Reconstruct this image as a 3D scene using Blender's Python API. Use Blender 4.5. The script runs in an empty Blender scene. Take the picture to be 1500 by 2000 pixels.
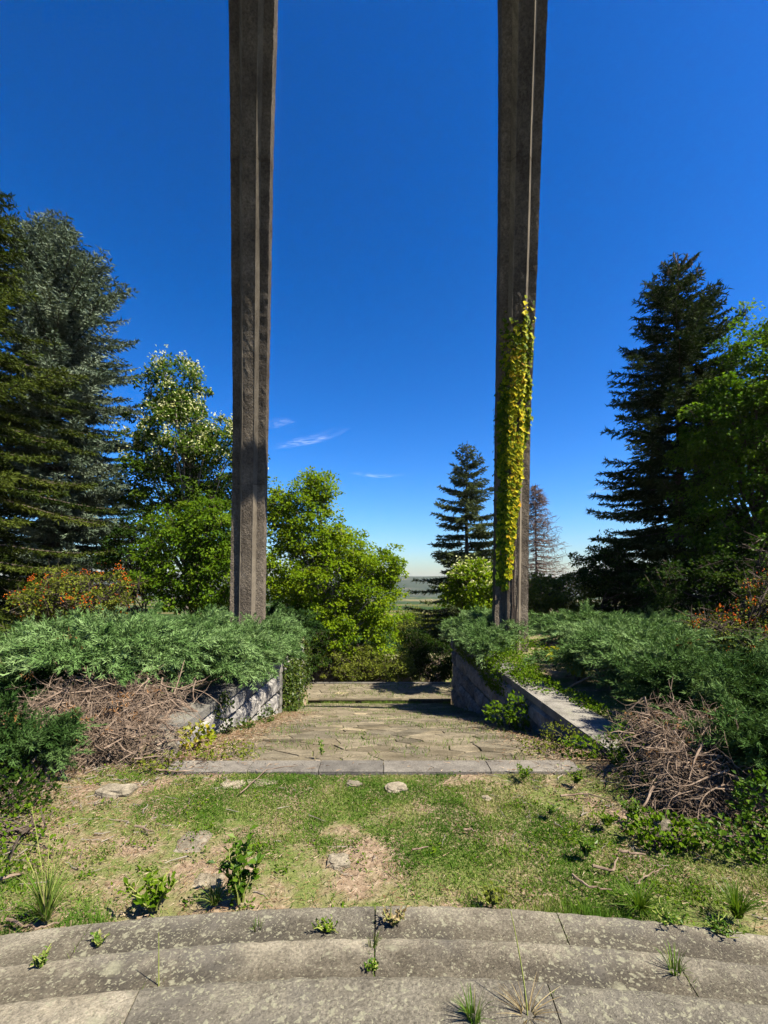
import bpy, math
import numpy as np
from mathutils import Vector

sc = bpy.context.scene
COL = sc.collection
PI = math.pi
CAMZ = 1.9          # eye height over the lawn (the viewer stands on the stone steps)
F = 900.0           # focal length in photograph pixels

# ------------------------------------------------------------------ camera, sky, sun, exposure
cam_d = bpy.data.cameras.new('camera')
cam = bpy.data.objects.new('camera', cam_d); COL.objects.link(cam)
cam_d.sensor_fit = 'HORIZONTAL'; cam_d.sensor_width = 36.0
cam_d.lens = F / 1500.0 * 36.0
cam_d.shift_x = 10 / 1500.0; cam_d.shift_y = 142 / 1500.0
cam_d.clip_start = 0.05; cam_d.clip_end = 30000
cam.location = (0, 0, CAMZ); cam.rotation_euler = (PI / 2, 0, 0)
sc.camera = cam

SUN_EL = math.radians(54); SUN_AZ = math.radians(120)   # azimuth clockwise from +Y
S = Vector((math.sin(SUN_AZ) * math.cos(SUN_EL), math.cos(SUN_AZ) * math.cos(SUN_EL), math.sin(SUN_EL)))
world = bpy.data.worlds.new('World'); sc.world = world; world.use_nodes = True
wn = world.node_tree.nodes; wl = world.node_tree.links
wn.clear()
sky = wn.new('ShaderNodeTexSky'); sky.sky_type = 'NISHITA'; sky.sun_disc = False
sky.sun_elevation = SUN_EL; sky.sun_rotation = SUN_AZ
sky.altitude = 500; sky.air_density = 1.35; sky.dust_density = 1.4; sky.ozone_density = 8.0
hs = wn.new('ShaderNodeHueSaturation'); hs.inputs['Saturation'].default_value = 1.12
gm = wn.new('ShaderNodeGamma'); gm.inputs['Gamma'].default_value = 1.65
bg = wn.new('ShaderNodeBackground'); bg.inputs['Strength'].default_value = 0.0186
wo = wn.new('ShaderNodeOutputWorld')
wb = wn.new('ShaderNodeMix'); wb.data_type = 'RGBA'; wb.blend_type = 'MULTIPLY'      # white balance of the photograph
wb.inputs['Factor'].default_value = 1; wb.inputs['B'].default_value = (1.0, .94, .98, 1)
wl.new(sky.outputs[0], gm.inputs[0]); wl.new(gm.outputs[0], hs.inputs['Color']); wl.new(hs.outputs[0], wb.inputs['A'])
wl.new(wb.outputs['Result'], bg.inputs[0]); wl.new(bg.outputs[0], wo.inputs[0])

sun_d = bpy.data.lights.new('sun', 'SUN'); sun_d.energy = 5.0; sun_d.angle = math.radians(0.53)
sun_d.color = (1.0, 0.93, 0.80)
sun = bpy.data.objects.new('sun', sun_d); COL.objects.link(sun)
sun.rotation_euler = S.to_track_quat('Z', 'Y').to_euler(); sun.location = (20, -10, 30)

sc.view_settings.view_transform = 'Standard'; sc.view_settings.look = 'None'
sc.view_settings.exposure = 2.0; sc.view_settings.gamma = 1.0
sc.view_settings.use_curve_mapping = False
sc.render.engine = 'CYCLES'
sc.cycles.max_bounces = 6; sc.cycles.diffuse_bounces = 1; sc.cycles.glossy_bounces = 2
sc.cycles.transmission_bounces = 4; sc.cycles.transparent_max_bounces = 8; sc.cycles.volume_bounces = 0
sc.cycles.use_denoising = True
sc.cycles.caustics_reflective = False; sc.cycles.caustics_refractive = False

# ------------------------------------------------------------------ helpers
def P(x, y, d):
    "photograph pixel (x, y) at the distance d in front of the camera"
    return np.array([(x - 740) / F * d, d, CAMZ + (1142 - y) / F * d])

def G(x, y, z=0.0):
    "photograph pixel on the horizontal plane at height z"
    d = (CAMZ - z) * F / (y - 1142)
    return np.array([(x - 740) / F * d, d, z])

def rs(seed): return np.random.default_rng(seed)

def unit(a):
    return a / np.maximum(np.linalg.norm(a, axis=-1, keepdims=True), 1e-9)

_lat = rs(999).random((256, 256))
def vnoise(x, y, s=1.0, o=0.0):
    x = np.asarray(x, float) / s + 57.3 + o; y = np.asarray(y, float) / s + 31.7 + o * 1.7
    xi = np.floor(x).astype(int); yi = np.floor(y).astype(int)
    fx = x - xi; fy = y - yi; fx = fx * fx * (3 - 2 * fx); fy = fy * fy * (3 - 2 * fy)
    a = _lat[xi % 256, yi % 256]; b = _lat[(xi + 1) % 256, yi % 256]
    c = _lat[xi % 256, (yi + 1) % 256]; e = _lat[(xi + 1) % 256, (yi + 1) % 256]
    return (a * (1 - fx) + b * fx) * (1 - fy) + (c * (1 - fx) + e * fx) * fy
def fbm(x, y, s=1.0, o=0.0):
    return (vnoise(x, y, s, o) + .5 * vnoise(x, y, s / 2.1, o + 5) + .25 * vnoise(x, y, s / 4.3, o + 9)) / 1.75

def make_mesh(name, V, faces, v=None, smooth=False):
    me = bpy.data.meshes.new(name)
    V = np.asarray(V, np.float32)
    faces = [np.asarray(f, np.int32) for f in faces if len(f)]
    me.vertices.add(len(V)); me.vertices.foreach_set('co', V.ravel())
    idx = np.concatenate([f.ravel() for f in faces])
    tot = np.concatenate([np.full(len(f), f.shape[1], np.int32) for f in faces])
    start = np.concatenate([[0], np.cumsum(tot)[:-1]]).astype(np.int32)
    me.loops.add(len(idx)); me.loops.foreach_set('vertex_index', idx)
    me.polygons.add(len(tot)); me.polygons.foreach_set('loop_start', start)
    me.polygons.foreach_set('use_smooth', np.full(len(tot), bool(smooth)))
    if v is not None:
        at = me.attributes.new('v', 'FLOAT', 'POINT'); at.data.foreach_set('value', np.asarray(v, np.float32))
    me.update(calc_edges=True); me.validate()
    return me

def put(name, V, faces, mat, parent=None, v=None, smooth=False, kind=None, label=None, cat=None, group=None):
    V = np.asarray(V, float)
    if parent is not None: V = V - np.array(parent.location)
    me = make_mesh(name, V, faces, v, smooth); me.materials.append(mat)
    o = bpy.data.objects.new(name, me); COL.objects.link(o)
    if parent is not None: o.parent = parent
    tag(o, label, cat, group, kind)
    return o

def tag(o, label=None, cat=None, group=None, kind=None):
    if label: o['label'] = label
    if cat: o['category'] = cat
    if group: o['group'] = group
    if kind: o['kind'] = kind
    return o

def empty(name, loc, label=None, cat=None, group=None, kind=None):
    o = bpy.data.objects.new(name, None); COL.objects.link(o)
    o.location = [float(c) for c in loc]; o.empty_display_size = .2
    return tag(o, label, cat, group, kind)

class MB:
    def __init__(s): s.V = []; s.F3 = []; s.F4 = []; s.v = []; s.n = 0
    def add(s, V, F, v=0.5):
        V = np.asarray(V, float).reshape(-1, 3); F = np.asarray(F, int)
        (s.F3 if F.shape[1] == 3 else s.F4).append(F + s.n)
        s.V.append(V); s.v.append(np.broadcast_to(np.asarray(v, float), (len(V),)).copy()); s.n += len(V)
    def build(s, name, mat, parent=None, **k):
        fs = []
        if s.F3: fs.append(np.concatenate(s.F3))
        if s.F4: fs.append(np.concatenate(s.F4))
        return put(name, np.concatenate(s.V), fs, mat, parent, v=np.concatenate(s.v), **k)
    def tubes(s, Pt, R, sides=4, v=0.5):
        "Pt (N,K,3) polylines, R (N,K) radii"
        Pt = np.asarray(Pt, float); N, K, _ = Pt.shape
        R = np.broadcast_to(np.asarray(R, float), (N, K))
        T = unit(np.gradient(Pt, axis=1))
        ref = np.where(np.abs(T[..., 2:3]) > .9, np.array([1., 0, 0]), np.array([0, 0, 1.]))
        A = unit(np.cross(T, ref)); B = np.cross(T, A)
        a = np.arange(sides) / sides * 2 * PI
        ring = A[:, :, None] * np.cos(a)[None, None, :, None] + B[:, :, None] * np.sin(a)[None, None, :, None]
        V = Pt[:, :, None] + ring * R[:, :, None, None]
        i = np.arange(N)[:, None, None] * K * sides + np.arange(K - 1)[None, :, None] * sides
        j = np.arange(sides)[None, None, :]; j2 = (j + 1) % sides
        Fq = np.stack([i + j, i + j2, i + sides + j2, i + sides + j], -1).reshape(-1, 4)
        vv = np.broadcast_to(np.asarray(v, float).reshape(-1, 1), (N, K * sides)).ravel() if np.ndim(v) else v
        s.add(V, Fq, vv)
    def leaves(s, C, D, Nn, L, W, v, fold=.25):
        "diamond leaves: base C, direction D, normal Nn"
        n = len(C); D = unit(D); Sd = unit(np.cross(D, Nn)); Nn = np.cross(Sd, D)
        L = np.broadcast_to(L, (n,))[:, None]; W = np.broadcast_to(W, (n,))[:, None]
        m = C + D * L * .45
        V = np.stack([C, m + Sd * W * .5 + Nn * W * fold, C + D * L, m - Sd * W * .5 + Nn * W * fold], 1)
        Fq = np.arange(n * 4).reshape(n, 4)
        s.add(V, Fq, np.repeat(np.broadcast_to(v, (n,)), 4))
    def blades(s, C, D, L, W, v, rng):
        "narrow triangles"
        n = len(C); D = unit(D); Sd = unit(np.cross(D, rng.normal(size=(n, 3))))
        L = np.broadcast_to(L, (n,))[:, None]; W = np.broadcast_to(W, (n,))[:, None]
        V = np.stack([C - Sd * W * .5, C + Sd * W * .5, C + D * L], 1)
        s.add(V, np.arange(n * 3).reshape(n, 3), np.repeat(np.broadcast_to(v, (n,)), 3))

def box_vf(x0, x1, y0, y1, z0, z1):
    V = [(x, y, z) for z in (z0, z1) for y in (y0, y1) for x in (x0, x1)]
    Fq = [(0, 2, 3, 1), (4, 5, 7, 6), (0, 1, 5, 4), (2, 6, 7, 3), (0, 4, 6, 2), (1, 3, 7, 5)]
    return V, Fq

# ------------------------------------------------------------------ materials
def nt(name):
    m = bpy.data.materials.new(name); m.use_nodes = True
    t = m.node_tree; t.nodes.clear()
    o = t.nodes.new('ShaderNodeOutputMaterial')
    return m, t.nodes, t.links, o

def ramp(n, stops):
    r = n.new('ShaderNodeValToRGB'); e = r.color_ramp.elements
    while len(e) < len(stops): e.new(.5)
    for i, (p, c) in enumerate(stops):
        e[i].position = p; e[i].color = (*c, 1)
    return r

ALB = .505
def sc_(c): return tuple(k * ALB for k in c)
def leaf_mat(name, stops, trans=.35, rough=.45, spec=.35, tcol=1.25):
    stops = [(q, sc_(c)) for q, c in stops]
    m, n, l, o = nt(name)
    at = n.new('ShaderNodeAttribute'); at.attribute_name = 'v'
    r = ramp(n, stops); l.new(at.outputs['Fac'], r.inputs[0])
    p = n.new('ShaderNodeBsdfPrincipled'); p.inputs['Roughness'].default_value = rough
    p.inputs['Specular IOR Level'].default_value = spec * .3
    l.new(r.outputs[0], p.inputs['Base Color'])
    if trans > 0:
        tr = n.new('ShaderNodeBsdfTranslucent')
        mx = n.new('ShaderNodeMix'); mx.data_type = 'RGBA'; mx.blend_type = 'MULTIPLY'
        mx.inputs['Factor'].default_value = 1; mx.inputs['B'].default_value = (tcol, tcol, tcol * .6, 1)
        l.new(r.outputs[0], mx.inputs['A']); l.new(mx.outputs['Result'], tr.inputs['Color'])
        ms = n.new('ShaderNodeMixShader'); ms.inputs[0].default_value = trans
        l.new(p.outputs[0], ms.inputs[1]); l.new(tr.outputs[0], ms.inputs[2]); l.new(ms.outputs[0], o.inputs[0])
    else:
        l.new(p.outputs[0], o.inputs[0])
    return m

def tex(n, l, co, kind, scale, detail=4, rough=.6):
    t = n.new('ShaderNodeTexNoise' if kind == 'noise' else 'ShaderNodeTexVoronoi')
    t.inputs['Scale'].default_value = scale
    if kind == 'noise':
        t.inputs['Detail'].default_value = detail; t.inputs['Roughness'].default_value = rough
    l.new(co, t.inputs['Vector'])
    return t

def mixc(n, l, fac, a, b, mode='MIX'):
    mx = n.new('ShaderNodeMix'); mx.data_type = 'RGBA'; mx.blend_type = mode
    for sock, val in (('Factor', fac), ('A', a), ('B', b)):
        s = mx.inputs[sock]
        if hasattr(val, 'is_linked'): l.new(val, s)
        elif sock == 'Factor': s.default_value = val
        else: s.default_value = (*val, 1)
    return mx.outputs['Result']

def stone_mat(name, base, dark, scale=1.0, lichen=None, bump=.5, bscale=60, rough=.9, speck=.5, stain=None, attr=None, streak=0, bdist=.02):
    "mottled stone / concrete: large stains, grain, specks and optional lichen discs"
    base = sc_(base); dark = sc_(dark); lichen = sc_(lichen) if lichen else None; stain = sc_(stain) if stain else None
    m, n, l, o = nt(name)
    g = n.new('ShaderNodeNewGeometry'); co = g.outputs['Position']
    n1 = tex(n, l, co, 'noise', 1.3 * scale, 6, .65)
    r1 = ramp(n, [(.35, dark), (.65, base)]); l.new(n1.outputs[0], r1.inputs[0])
    n2 = tex(n, l, co, 'noise', bscale, 5, .75)
    r2 = ramp(n, [(.3, (.45, .45, .45)), (.7, (1.45, 1.45, 1.45))]); l.new(n2.outputs[0], r2.inputs[0])
    c = mixc(n, l, speck, r1.outputs[0], r2.outputs[0], 'MULTIPLY')
    oi = n.new('ShaderNodeObjectInfo')
    rr = ramp(n, [(0, (.68, .68, .68)), (1, (1.22, 1.18, 1.12))]); l.new(oi.outputs['Random'], rr.inputs[0])
    c = mixc(n, l, 1.0, c, rr.outputs[0], 'MULTIPLY')
    if stain:
        ns = tex(n, l, co, 'noise', .55 * scale, 5, .7)
        rsn = ramp(n, [(.5, (0, 0, 0)), (.66, (1, 1, 1))]); l.new(ns.outputs[0], rsn.inputs[0])
        c = mixc(n, l, rsn.outputs[0], c, stain)
    if attr == 'tint':          # each piece its own stone colour
        at = n.new('ShaderNodeAttribute'); at.attribute_name = 'v'
        ra = ramp(n, [(0, (.72, .69, .62)), (.5, (.92, .9, .86)), (.9, (1.05, 1.03, .98)), (1, (1.7, 1.6, 1.4))]); l.new(at.outputs['Fac'], ra.inputs[0])
        c = mixc(n, l, 1.0, c, ra.outputs[0], 'MULTIPLY')
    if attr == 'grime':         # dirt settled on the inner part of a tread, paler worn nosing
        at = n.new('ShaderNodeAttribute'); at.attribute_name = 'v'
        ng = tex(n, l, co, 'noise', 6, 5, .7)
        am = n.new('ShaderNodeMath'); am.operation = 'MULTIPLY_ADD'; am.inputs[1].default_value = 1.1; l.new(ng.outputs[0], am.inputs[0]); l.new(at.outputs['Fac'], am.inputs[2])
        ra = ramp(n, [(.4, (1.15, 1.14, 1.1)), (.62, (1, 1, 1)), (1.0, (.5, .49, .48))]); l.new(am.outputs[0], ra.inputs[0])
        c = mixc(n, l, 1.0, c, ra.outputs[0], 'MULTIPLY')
    if streak:                  # rain streaks down the shaft
        mp0 = n.new('ShaderNodeMapping'); mp0.inputs['Scale'].default_value = (9, 9, .35); l.new(co, mp0.inputs[0])
        nk = tex(n, l, mp0.outputs[0], 'noise', 1.0, 5, .7)
        rk = ramp(n, [(.35, (.5, .49, .48)), (.6, (1.12, 1.12, 1.1))]); l.new(nk.outputs[0], rk.inputs[0])
        c = mixc(n, l, streak, c, rk.outputs[0], 'MULTIPLY')
    hgt = n2.outputs[0]
    if lichen:
        for lsc, th, seed in ((9, .15, 0), (24, .24, 40), (3.6, .15, 90), (55, .26, 17)):
            mp = n.new('ShaderNodeVectorMath'); mp.operation = 'ADD'; mp.inputs[1].default_value = (seed, seed * .7, 3)
            wob = tex(n, l, co, 'noise', 22, 3, .6)
            sub = n.new('ShaderNodeVectorMath'); sub.operation = 'SCALE'; sub.inputs['Scale'].default_value = .07
            l.new(wob.outputs['Color'], sub.inputs[0])
            l.new(co, mp.inputs[0])
            ad = n.new('ShaderNodeVectorMath'); ad.operation = 'ADD'
            l.new(mp.outputs[0], ad.inputs[0]); l.new(sub.outputs[0], ad.inputs[1])
            vo = tex(n, l, ad.outputs[0], 'voronoi', lsc)
            big = tex(n, l, co, 'noise', 1.1, 3, .6)
            ma = n.new('ShaderNodeMath'); ma.operation = 'MULTIPLY'; ma.inputs[1].default_value = th * 2.2
            l.new(big.outputs[0], ma.inputs[0])
            lt = n.new('ShaderNodeMath'); lt.operation = 'SUBTRACT'
            l.new(ma.outputs[0], lt.inputs[0]); l.new(vo.outputs['Distance'], lt.inputs[1])
            rl = ramp(n, [(0.0, (0, 0, 0)), (.09, (.7, .7, .7))]); l.new(lt.outputs[0], rl.inputs[0])
            rv = ramp(n, [(.25, lichen), (.9, tuple(k * .75 + .035 for k in lichen))]); l.new(n2.outputs[0], rv.inputs[0])
            c = mixc(n, l, rl.outputs[0], c, rv.outputs[0])
    p = n.new('ShaderNodeBsdfPrincipled'); p.inputs['Roughness'].default_value = rough
    p.inputs['Specular IOR Level'].default_value = .06
    l.new(c, p.inputs['Base Color'])
    b = n.new('ShaderNodeBump'); b.inputs['Strength'].default_value = bump; b.inputs['Distance'].default_value = bdist
    l.new(hgt, b.inputs['Height']); l.new(b.outputs[0], p.inputs['Normal'])
    l.new(p.outputs[0], o.inputs[0])
    return m

def wood_mat(name, a, b, scale=9):
    m, n, l, o = nt(name)
    g = n.new('ShaderNodeNewGeometry')
    t = tex(n, l, g.outputs['Position'], 'noise', scale, 5, .7)
    r = ramp(n, [(.3, sc_(a)), (.7, sc_(b))]); l.new(t.outputs[0], r.inputs[0])
    p = n.new('ShaderNodeBsdfPrincipled'); p.inputs['Roughness'].default_value = .85
    p.inputs['Specular IOR Level'].default_value = .06
    l.new(r.outputs[0], p.inputs['Base Color']); l.new(p.outputs[0], o.inputs[0])
    return m

M = {}
M['bark'] = wood_mat('bark', (.05, .035, .025), (.14, .11, .085))
M['pale_bark'] = wood_mat('pale_bark', (.16, .13, .1), (.34, .3, .25))
M['dead_wood'] = wood_mat('dead_wood', (.085, .052, .033), (.38, .285, .205), 9)
M['dead_larch'] = wood_mat('dead_larch', (.095, .062, .05), (.24, .165, .135), 14)
M['stalk'] = wood_mat('stalk', (.2, .24, .05), (.34, .36, .1))
M['spruce_green'] = leaf_mat('spruce_green', [(0, (.02, .036, .006)), (.5, (.055, .08, .010)), (1, (.11, .135, .02))], .15, .6, .1)
M['spruce_dark'] = leaf_mat('spruce_dark', [(0, (.012, .025, .006)), (.5, (.03, .052, .012)), (1, (.065, .09, .022))], .12, .7, .05)
M['spruce_blue'] = leaf_mat('spruce_blue', [(0, (.055, .085, .05)), (.5, (.14, .185, .12)), (1, (.26, .31, .21))], .12, .65, .08)
M['spruce_mid'] = leaf_mat('spruce_mid', [(0, (.03, .045, .015)), (.5, (.07, .095, .03)), (1, (.12, .145, .05))], .15, .6, .12)
M['cone'] = leaf_mat('cone', [(0, (.16, .10, .05)), (1, (.32, .23, .13))], 0)
M['linden'] = leaf_mat('linden', [(0, (.03, .07, .005)), (.5, (.08, .145, .010)), (1, (.15, .225, .018))], .44, .5, .12)
M['blossom'] = leaf_mat('blossom', [(0, (.6, .62, .22)), (1, (.95, .93, .55))], .35, .6, .1)
M['bright'] = leaf_mat('bright', [(0, (.10, .19, .005)), (.5, (.21, .33, .008)), (1, (.34, .43, .012))], .5, .5, .12)
M['shrub'] = leaf_mat('shrub', [(0, (.05, .115, .005)), (.5, (.115, .215, .009)), (1, (.21, .31, .015))], .46, .5, .12)
M['right_tree'] = leaf_mat('right_tree', [(0, (.035, .095, .005)), (.5, (.085, .18, .008)), (1, (.16, .26, .014))], .44, .5, .12)
M['olive'] = leaf_mat('olive', [(0, (.08, .11, .01)), (.5, (.155, .19, .02)), (1, (.24, .26, .035))], .35, .5, .15)
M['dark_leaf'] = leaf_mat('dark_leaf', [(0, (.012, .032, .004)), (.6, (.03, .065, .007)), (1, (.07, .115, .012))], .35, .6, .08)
M['juniper'] = leaf_mat('juniper', [(0, (.06, .125, .03)), (.5, (.15, .26, .075)), (1, (.27, .4, .15))], .15, .65, .05)
M['juniper_dark'] = leaf_mat('juniper_dark', [(0, (.026, .062, .012)), (.5, (.062, .125, .03)), (1, (.12, .2, .06))], .15, .65, .05)
M['juniper_brown'] = leaf_mat('juniper_brown', [(0, (.2, .09, .03)), (1, (.4, .2, .07))], .15)
M['grass'] = leaf_mat('grass', [(0, (.06, .14, .012)), (.45, (.125, .23, .026)), (.75, (.25, .29, .07)), (1, (.46, .40, .19))], .3, .6, .1)
M['lush'] = leaf_mat('lush', [(0, (.04, .1, .006)), (.5, (.08, .17, .010)), (1, (.16, .24, .02))], .35, .4, .35)
M['dry'] = leaf_mat('dry', [(0, (.22, .15, .06)), (1, (.45, .36, .18))], .25)
M['litter'] = leaf_mat('litter', [(0, (.12, .065, .032)), (.5, (.27, .165, .09)), (1, (.48, .38, .26))], .05, .7, .1)
M['ivy_yellow'] = leaf_mat('ivy_yellow', [(0, (.035, .08, .005)), (.35, (.11, .19, .008)), (.62, (.42, .44, .012)), (.88, (.8, .66, .02)), (1, (.75, .36, .03))], .35, .5, .1)
M['ivy'] = leaf_mat('ivy', [(0, (.025, .055, .008)), (.5, (.06, .1, .012)), (1, (.15, .18, .03))], .3, .4, .4)
M['yellowleaf'] = leaf_mat('yellowleaf', [(0, (.2, .26, .01)), (.7, (.38, .38, .02)), (1, (.55, .36, .03))], .4)
M['berry'] = leaf_mat('berry', [(0, (.42, .05, .008)), (.6, (.55, .12, .01)), (1, (.62, .22, .012))], .05, .6, .1)
M['concrete'] = stone_mat('pebbledash', (.25, .212, .165), (.12, .10, .078), 1.2, None, 1.0, 20, .95, 1.0, streak=.35, bdist=.09)
M['concrete_smooth'] = stone_mat('smooth_concrete', (.25, .215, .165), (.14, .12, .093), .6, None, .3, 60, .9, .7, streak=.7)
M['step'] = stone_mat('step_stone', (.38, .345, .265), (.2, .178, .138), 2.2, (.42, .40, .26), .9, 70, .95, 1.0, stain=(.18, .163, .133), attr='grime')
M['kerb'] = stone_mat('kerb_stone', (.225, .208, .178), (.13, .12, .105), 3.5, None, .5, 60, .9, .8)
M['wall'] = stone_mat('wall_stone', (.42, .40, .37), (.18, .175, .17), 3.0, None, .8, 26, .9, .8)
M['cap'] = stone_mat('cap_stone', (.30, .285, .255), (.17, .16, .142), 3, (.29, .29, .2), .6, 50, .95, .8)
M['paver'] = stone_mat('paver', (.30, .265, .195), (.16, .14, .10), 2.5, None, .7, 40, .95, .9, attr='tint')
M['rock'] = stone_mat('pale_rock', (.40, .35, .26), (.22, .19, .135), 9, None, .8, 30, .95, .8)

def ground_mat():
    m, n, l, o = nt('soil_and_turf')
    g = n.new('ShaderNodeNewGeometry'); co = g.outputs['Position']
    a = tex(n, l, co, 'noise', 1.7, 6, .65); b = tex(n, l, co, 'noise', 24, 5, .7); e = tex(n, l, co, 'noise', 120, 3, .7)
    soil = ramp(n, [(.3, (.15, .10, .062)), (.55, (.33, .24, .155)), (.75, (.54, .44, .32))]); l.new(b.outputs[0], soil.inputs[0])
    turf = ramp(n, [(.3, (.07, .11, .022)), (.55, (.16, .19, .048)), (.75, (.33, .30, .125))]); l.new(e.outputs[0], turf.inputs[0])
    f = ramp(n, [(.42, (0, 0, 0)), (.57, (1, 1, 1))]); l.new(a.outputs[0], f.inputs[0])
    c = mixc(n, l, f.outputs[0], soil.outputs[0], turf.outputs[0])
    c = mixc(n, l, 1.0, c, (ALB, ALB, ALB), 'MULTIPLY')
    p = n.new('ShaderNodeBsdfPrincipled'); p.inputs['Roughness'].default_value = 1; p.inputs['Specular IOR Level'].default_value = .1
    l.new(c, p.inputs['Base Color'])
    bp = n.new('ShaderNodeBump'); bp.inputs['Strength'].default_value = .8; bp.inputs['Distance'].default_value = .03
    l.new(b.outputs[0], bp.inputs['Height']); l.new(bp.outputs[0], p.inputs['Normal']); l.new(p.outputs[0], o.inputs[0])
    return m
M['ground'] = ground_mat()

def land_mat(name, stops, sc1, sc2):
    m, n, l, o = nt(name)
    g = n.new('ShaderNodeNewGeometry')
    mp = n.new('ShaderNodeMapping'); mp.inputs['Scale'].default_value = (.45, 1, 4); l.new(g.outputs['Position'], mp.inputs[0])
    a = tex(n, l, mp.outputs[0], 'noise', sc1, 5, .65); b = tex(n, l, g.outputs['Position'], 'noise', sc2, 3, .6)
    mm = n.new('ShaderNodeMath'); mm.operation = 'MULTIPLY_ADD'; mm.inputs[1].default_value = .35
    l.new(b.outputs[0], mm.inputs[0]); l.new(a.outputs[0], mm.inputs[2])
    r = ramp(n, [(q, sc_(c)) for q, c in stops]); l.new(mm.outputs[0], r.inputs[0])
    p = n.new('ShaderNodeBsdfPrincipled'); p.inputs['Roughness'].default_value = 1; p.inputs['Specular IOR Level'].default_value = 0
    l.new(r.outputs[0], p.inputs['Base Color']); l.new(p.outputs[0], o.inputs[0])
    return m
M['hill'] = land_mat('far_hill', [(.5, (.012, .026, .012)), (.70, (.028, .046, .02)), (.80, (.07, .07, .045)), (.88, (.15, .125, .085))], .02, .12)
M['valley'] = land_mat('valley_fields', [(.45, (.015, .04, .010)), (.70, (.035, .065, .016)), (.76, (.24, .18, .08)), (.82, (.045, .075, .018))], .008, .06)

# ------------------------------------------------------------------ the setting: ground, hills
SLOPE = .209
def path_z(y): return -SLOPE * (np.asarray(y, float) - 5.0) - .03
def ground_z(x, y):
    x = np.asarray(x, float); y = np.asarray(y, float)
    z = -.045 + (fbm(x, y, .9, 3) - .5) * .05
    z = z + np.clip((np.abs(x) - 2.9) / 3, 0, 1) * np.clip((y - 4) / 4, 0, 1) * .12
    bed_drop = np.clip(y - 18.5, 0, None)
    z = z - np.where(bed_drop < 24, bed_drop * .30, 7.2 + np.clip(bed_drop - 24, 0, 800) * .026)
    ch = path_z(y) - .02
    ch = np.where(y > 18.1, -2.92, ch)
    ch = np.where(y > 21.6, np.minimum(-2.92 - (y - 21.6) * .5, z), ch)
    ch = np.where(y > 26, z, ch)
    inside = (np.abs(x) < 2.8) & (y > np.where(np.abs(x) > 2.1, 5.05, 4.95))
    wide = (np.abs(x) < 6.5) & (y > 17.6) & (y < 26)
    z = np.where(inside | wide, np.minimum(z, ch) if False else np.where(inside | wide, ch, z), z)
    z = np.where(y < 2.55, np.minimum(z, -.08), z)
    return z
def terrain():
    xa = np.concatenate([np.arange(0, 2.7, .22), [2.74, 2.86], np.arange(3.1, 9, .3), np.geomspace(9.4, 9000, 42)])
    xs = np.concatenate([-xa[::-1], xa[1:]])
    ys = np.concatenate([[-40, -20, -10, -5, -2, 0], np.arange(1, 4.8, .2), [4.86, 4.97], np.arange(5.1, 26.3, .25), np.geomspace(26.6, 9000, 60)])
    X, Y = np.meshgrid(xs, ys); Z = ground_z(X, Y)
    V = np.stack([X, Y, Z], -1).reshape(-1, 3); nx = len(xs)
    i = (np.arange(len(ys) - 1)[:, None] * nx + np.arange(nx - 1)[None]).ravel()
    Fq = np.stack([i, i + 1, i + nx + 1, i + nx], -1)
    yc = np.repeat(np.arange(len(ys) - 1), nx - 1)
    near = ys[yc] < 60
    put('ground', V, [Fq[near]], M['ground'], kind='structure', smooth=True)
    put('valley', V, [Fq[~near]], M['valley'], kind='structure', smooth=True)
    # the far ridge
    hx = np.linspace(-4500, 4500, 140); hy = np.linspace(1000, 2600, 40)
    X, Y = np.meshgrid(hx, hy)
    t = np.clip((Y - 1000) / 750, 0, 1)
    Z = -30 + (t * t * (3 - 2 * t)) * (68 + 14 * (fbm(X, Y, 900, 2) - .5)) + 7 * (fbm(X, Y, 180, 8) - .5) * t
    Z = Z - np.clip((Y - 1850) / 700, 0, 1) * 40
    V = np.stack([X, Y, Z], -1).reshape(-1, 3); nx = len(hx)
    i = (np.arange(len(hy) - 1)[:, None] * nx + np.arange(nx - 1)[None]).ravel()
    put('hills', V, [np.stack([i, i + 1, i + nx + 1, i + nx], -1)], M['hill'], kind='structure', smooth=True)
terrain()

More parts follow.
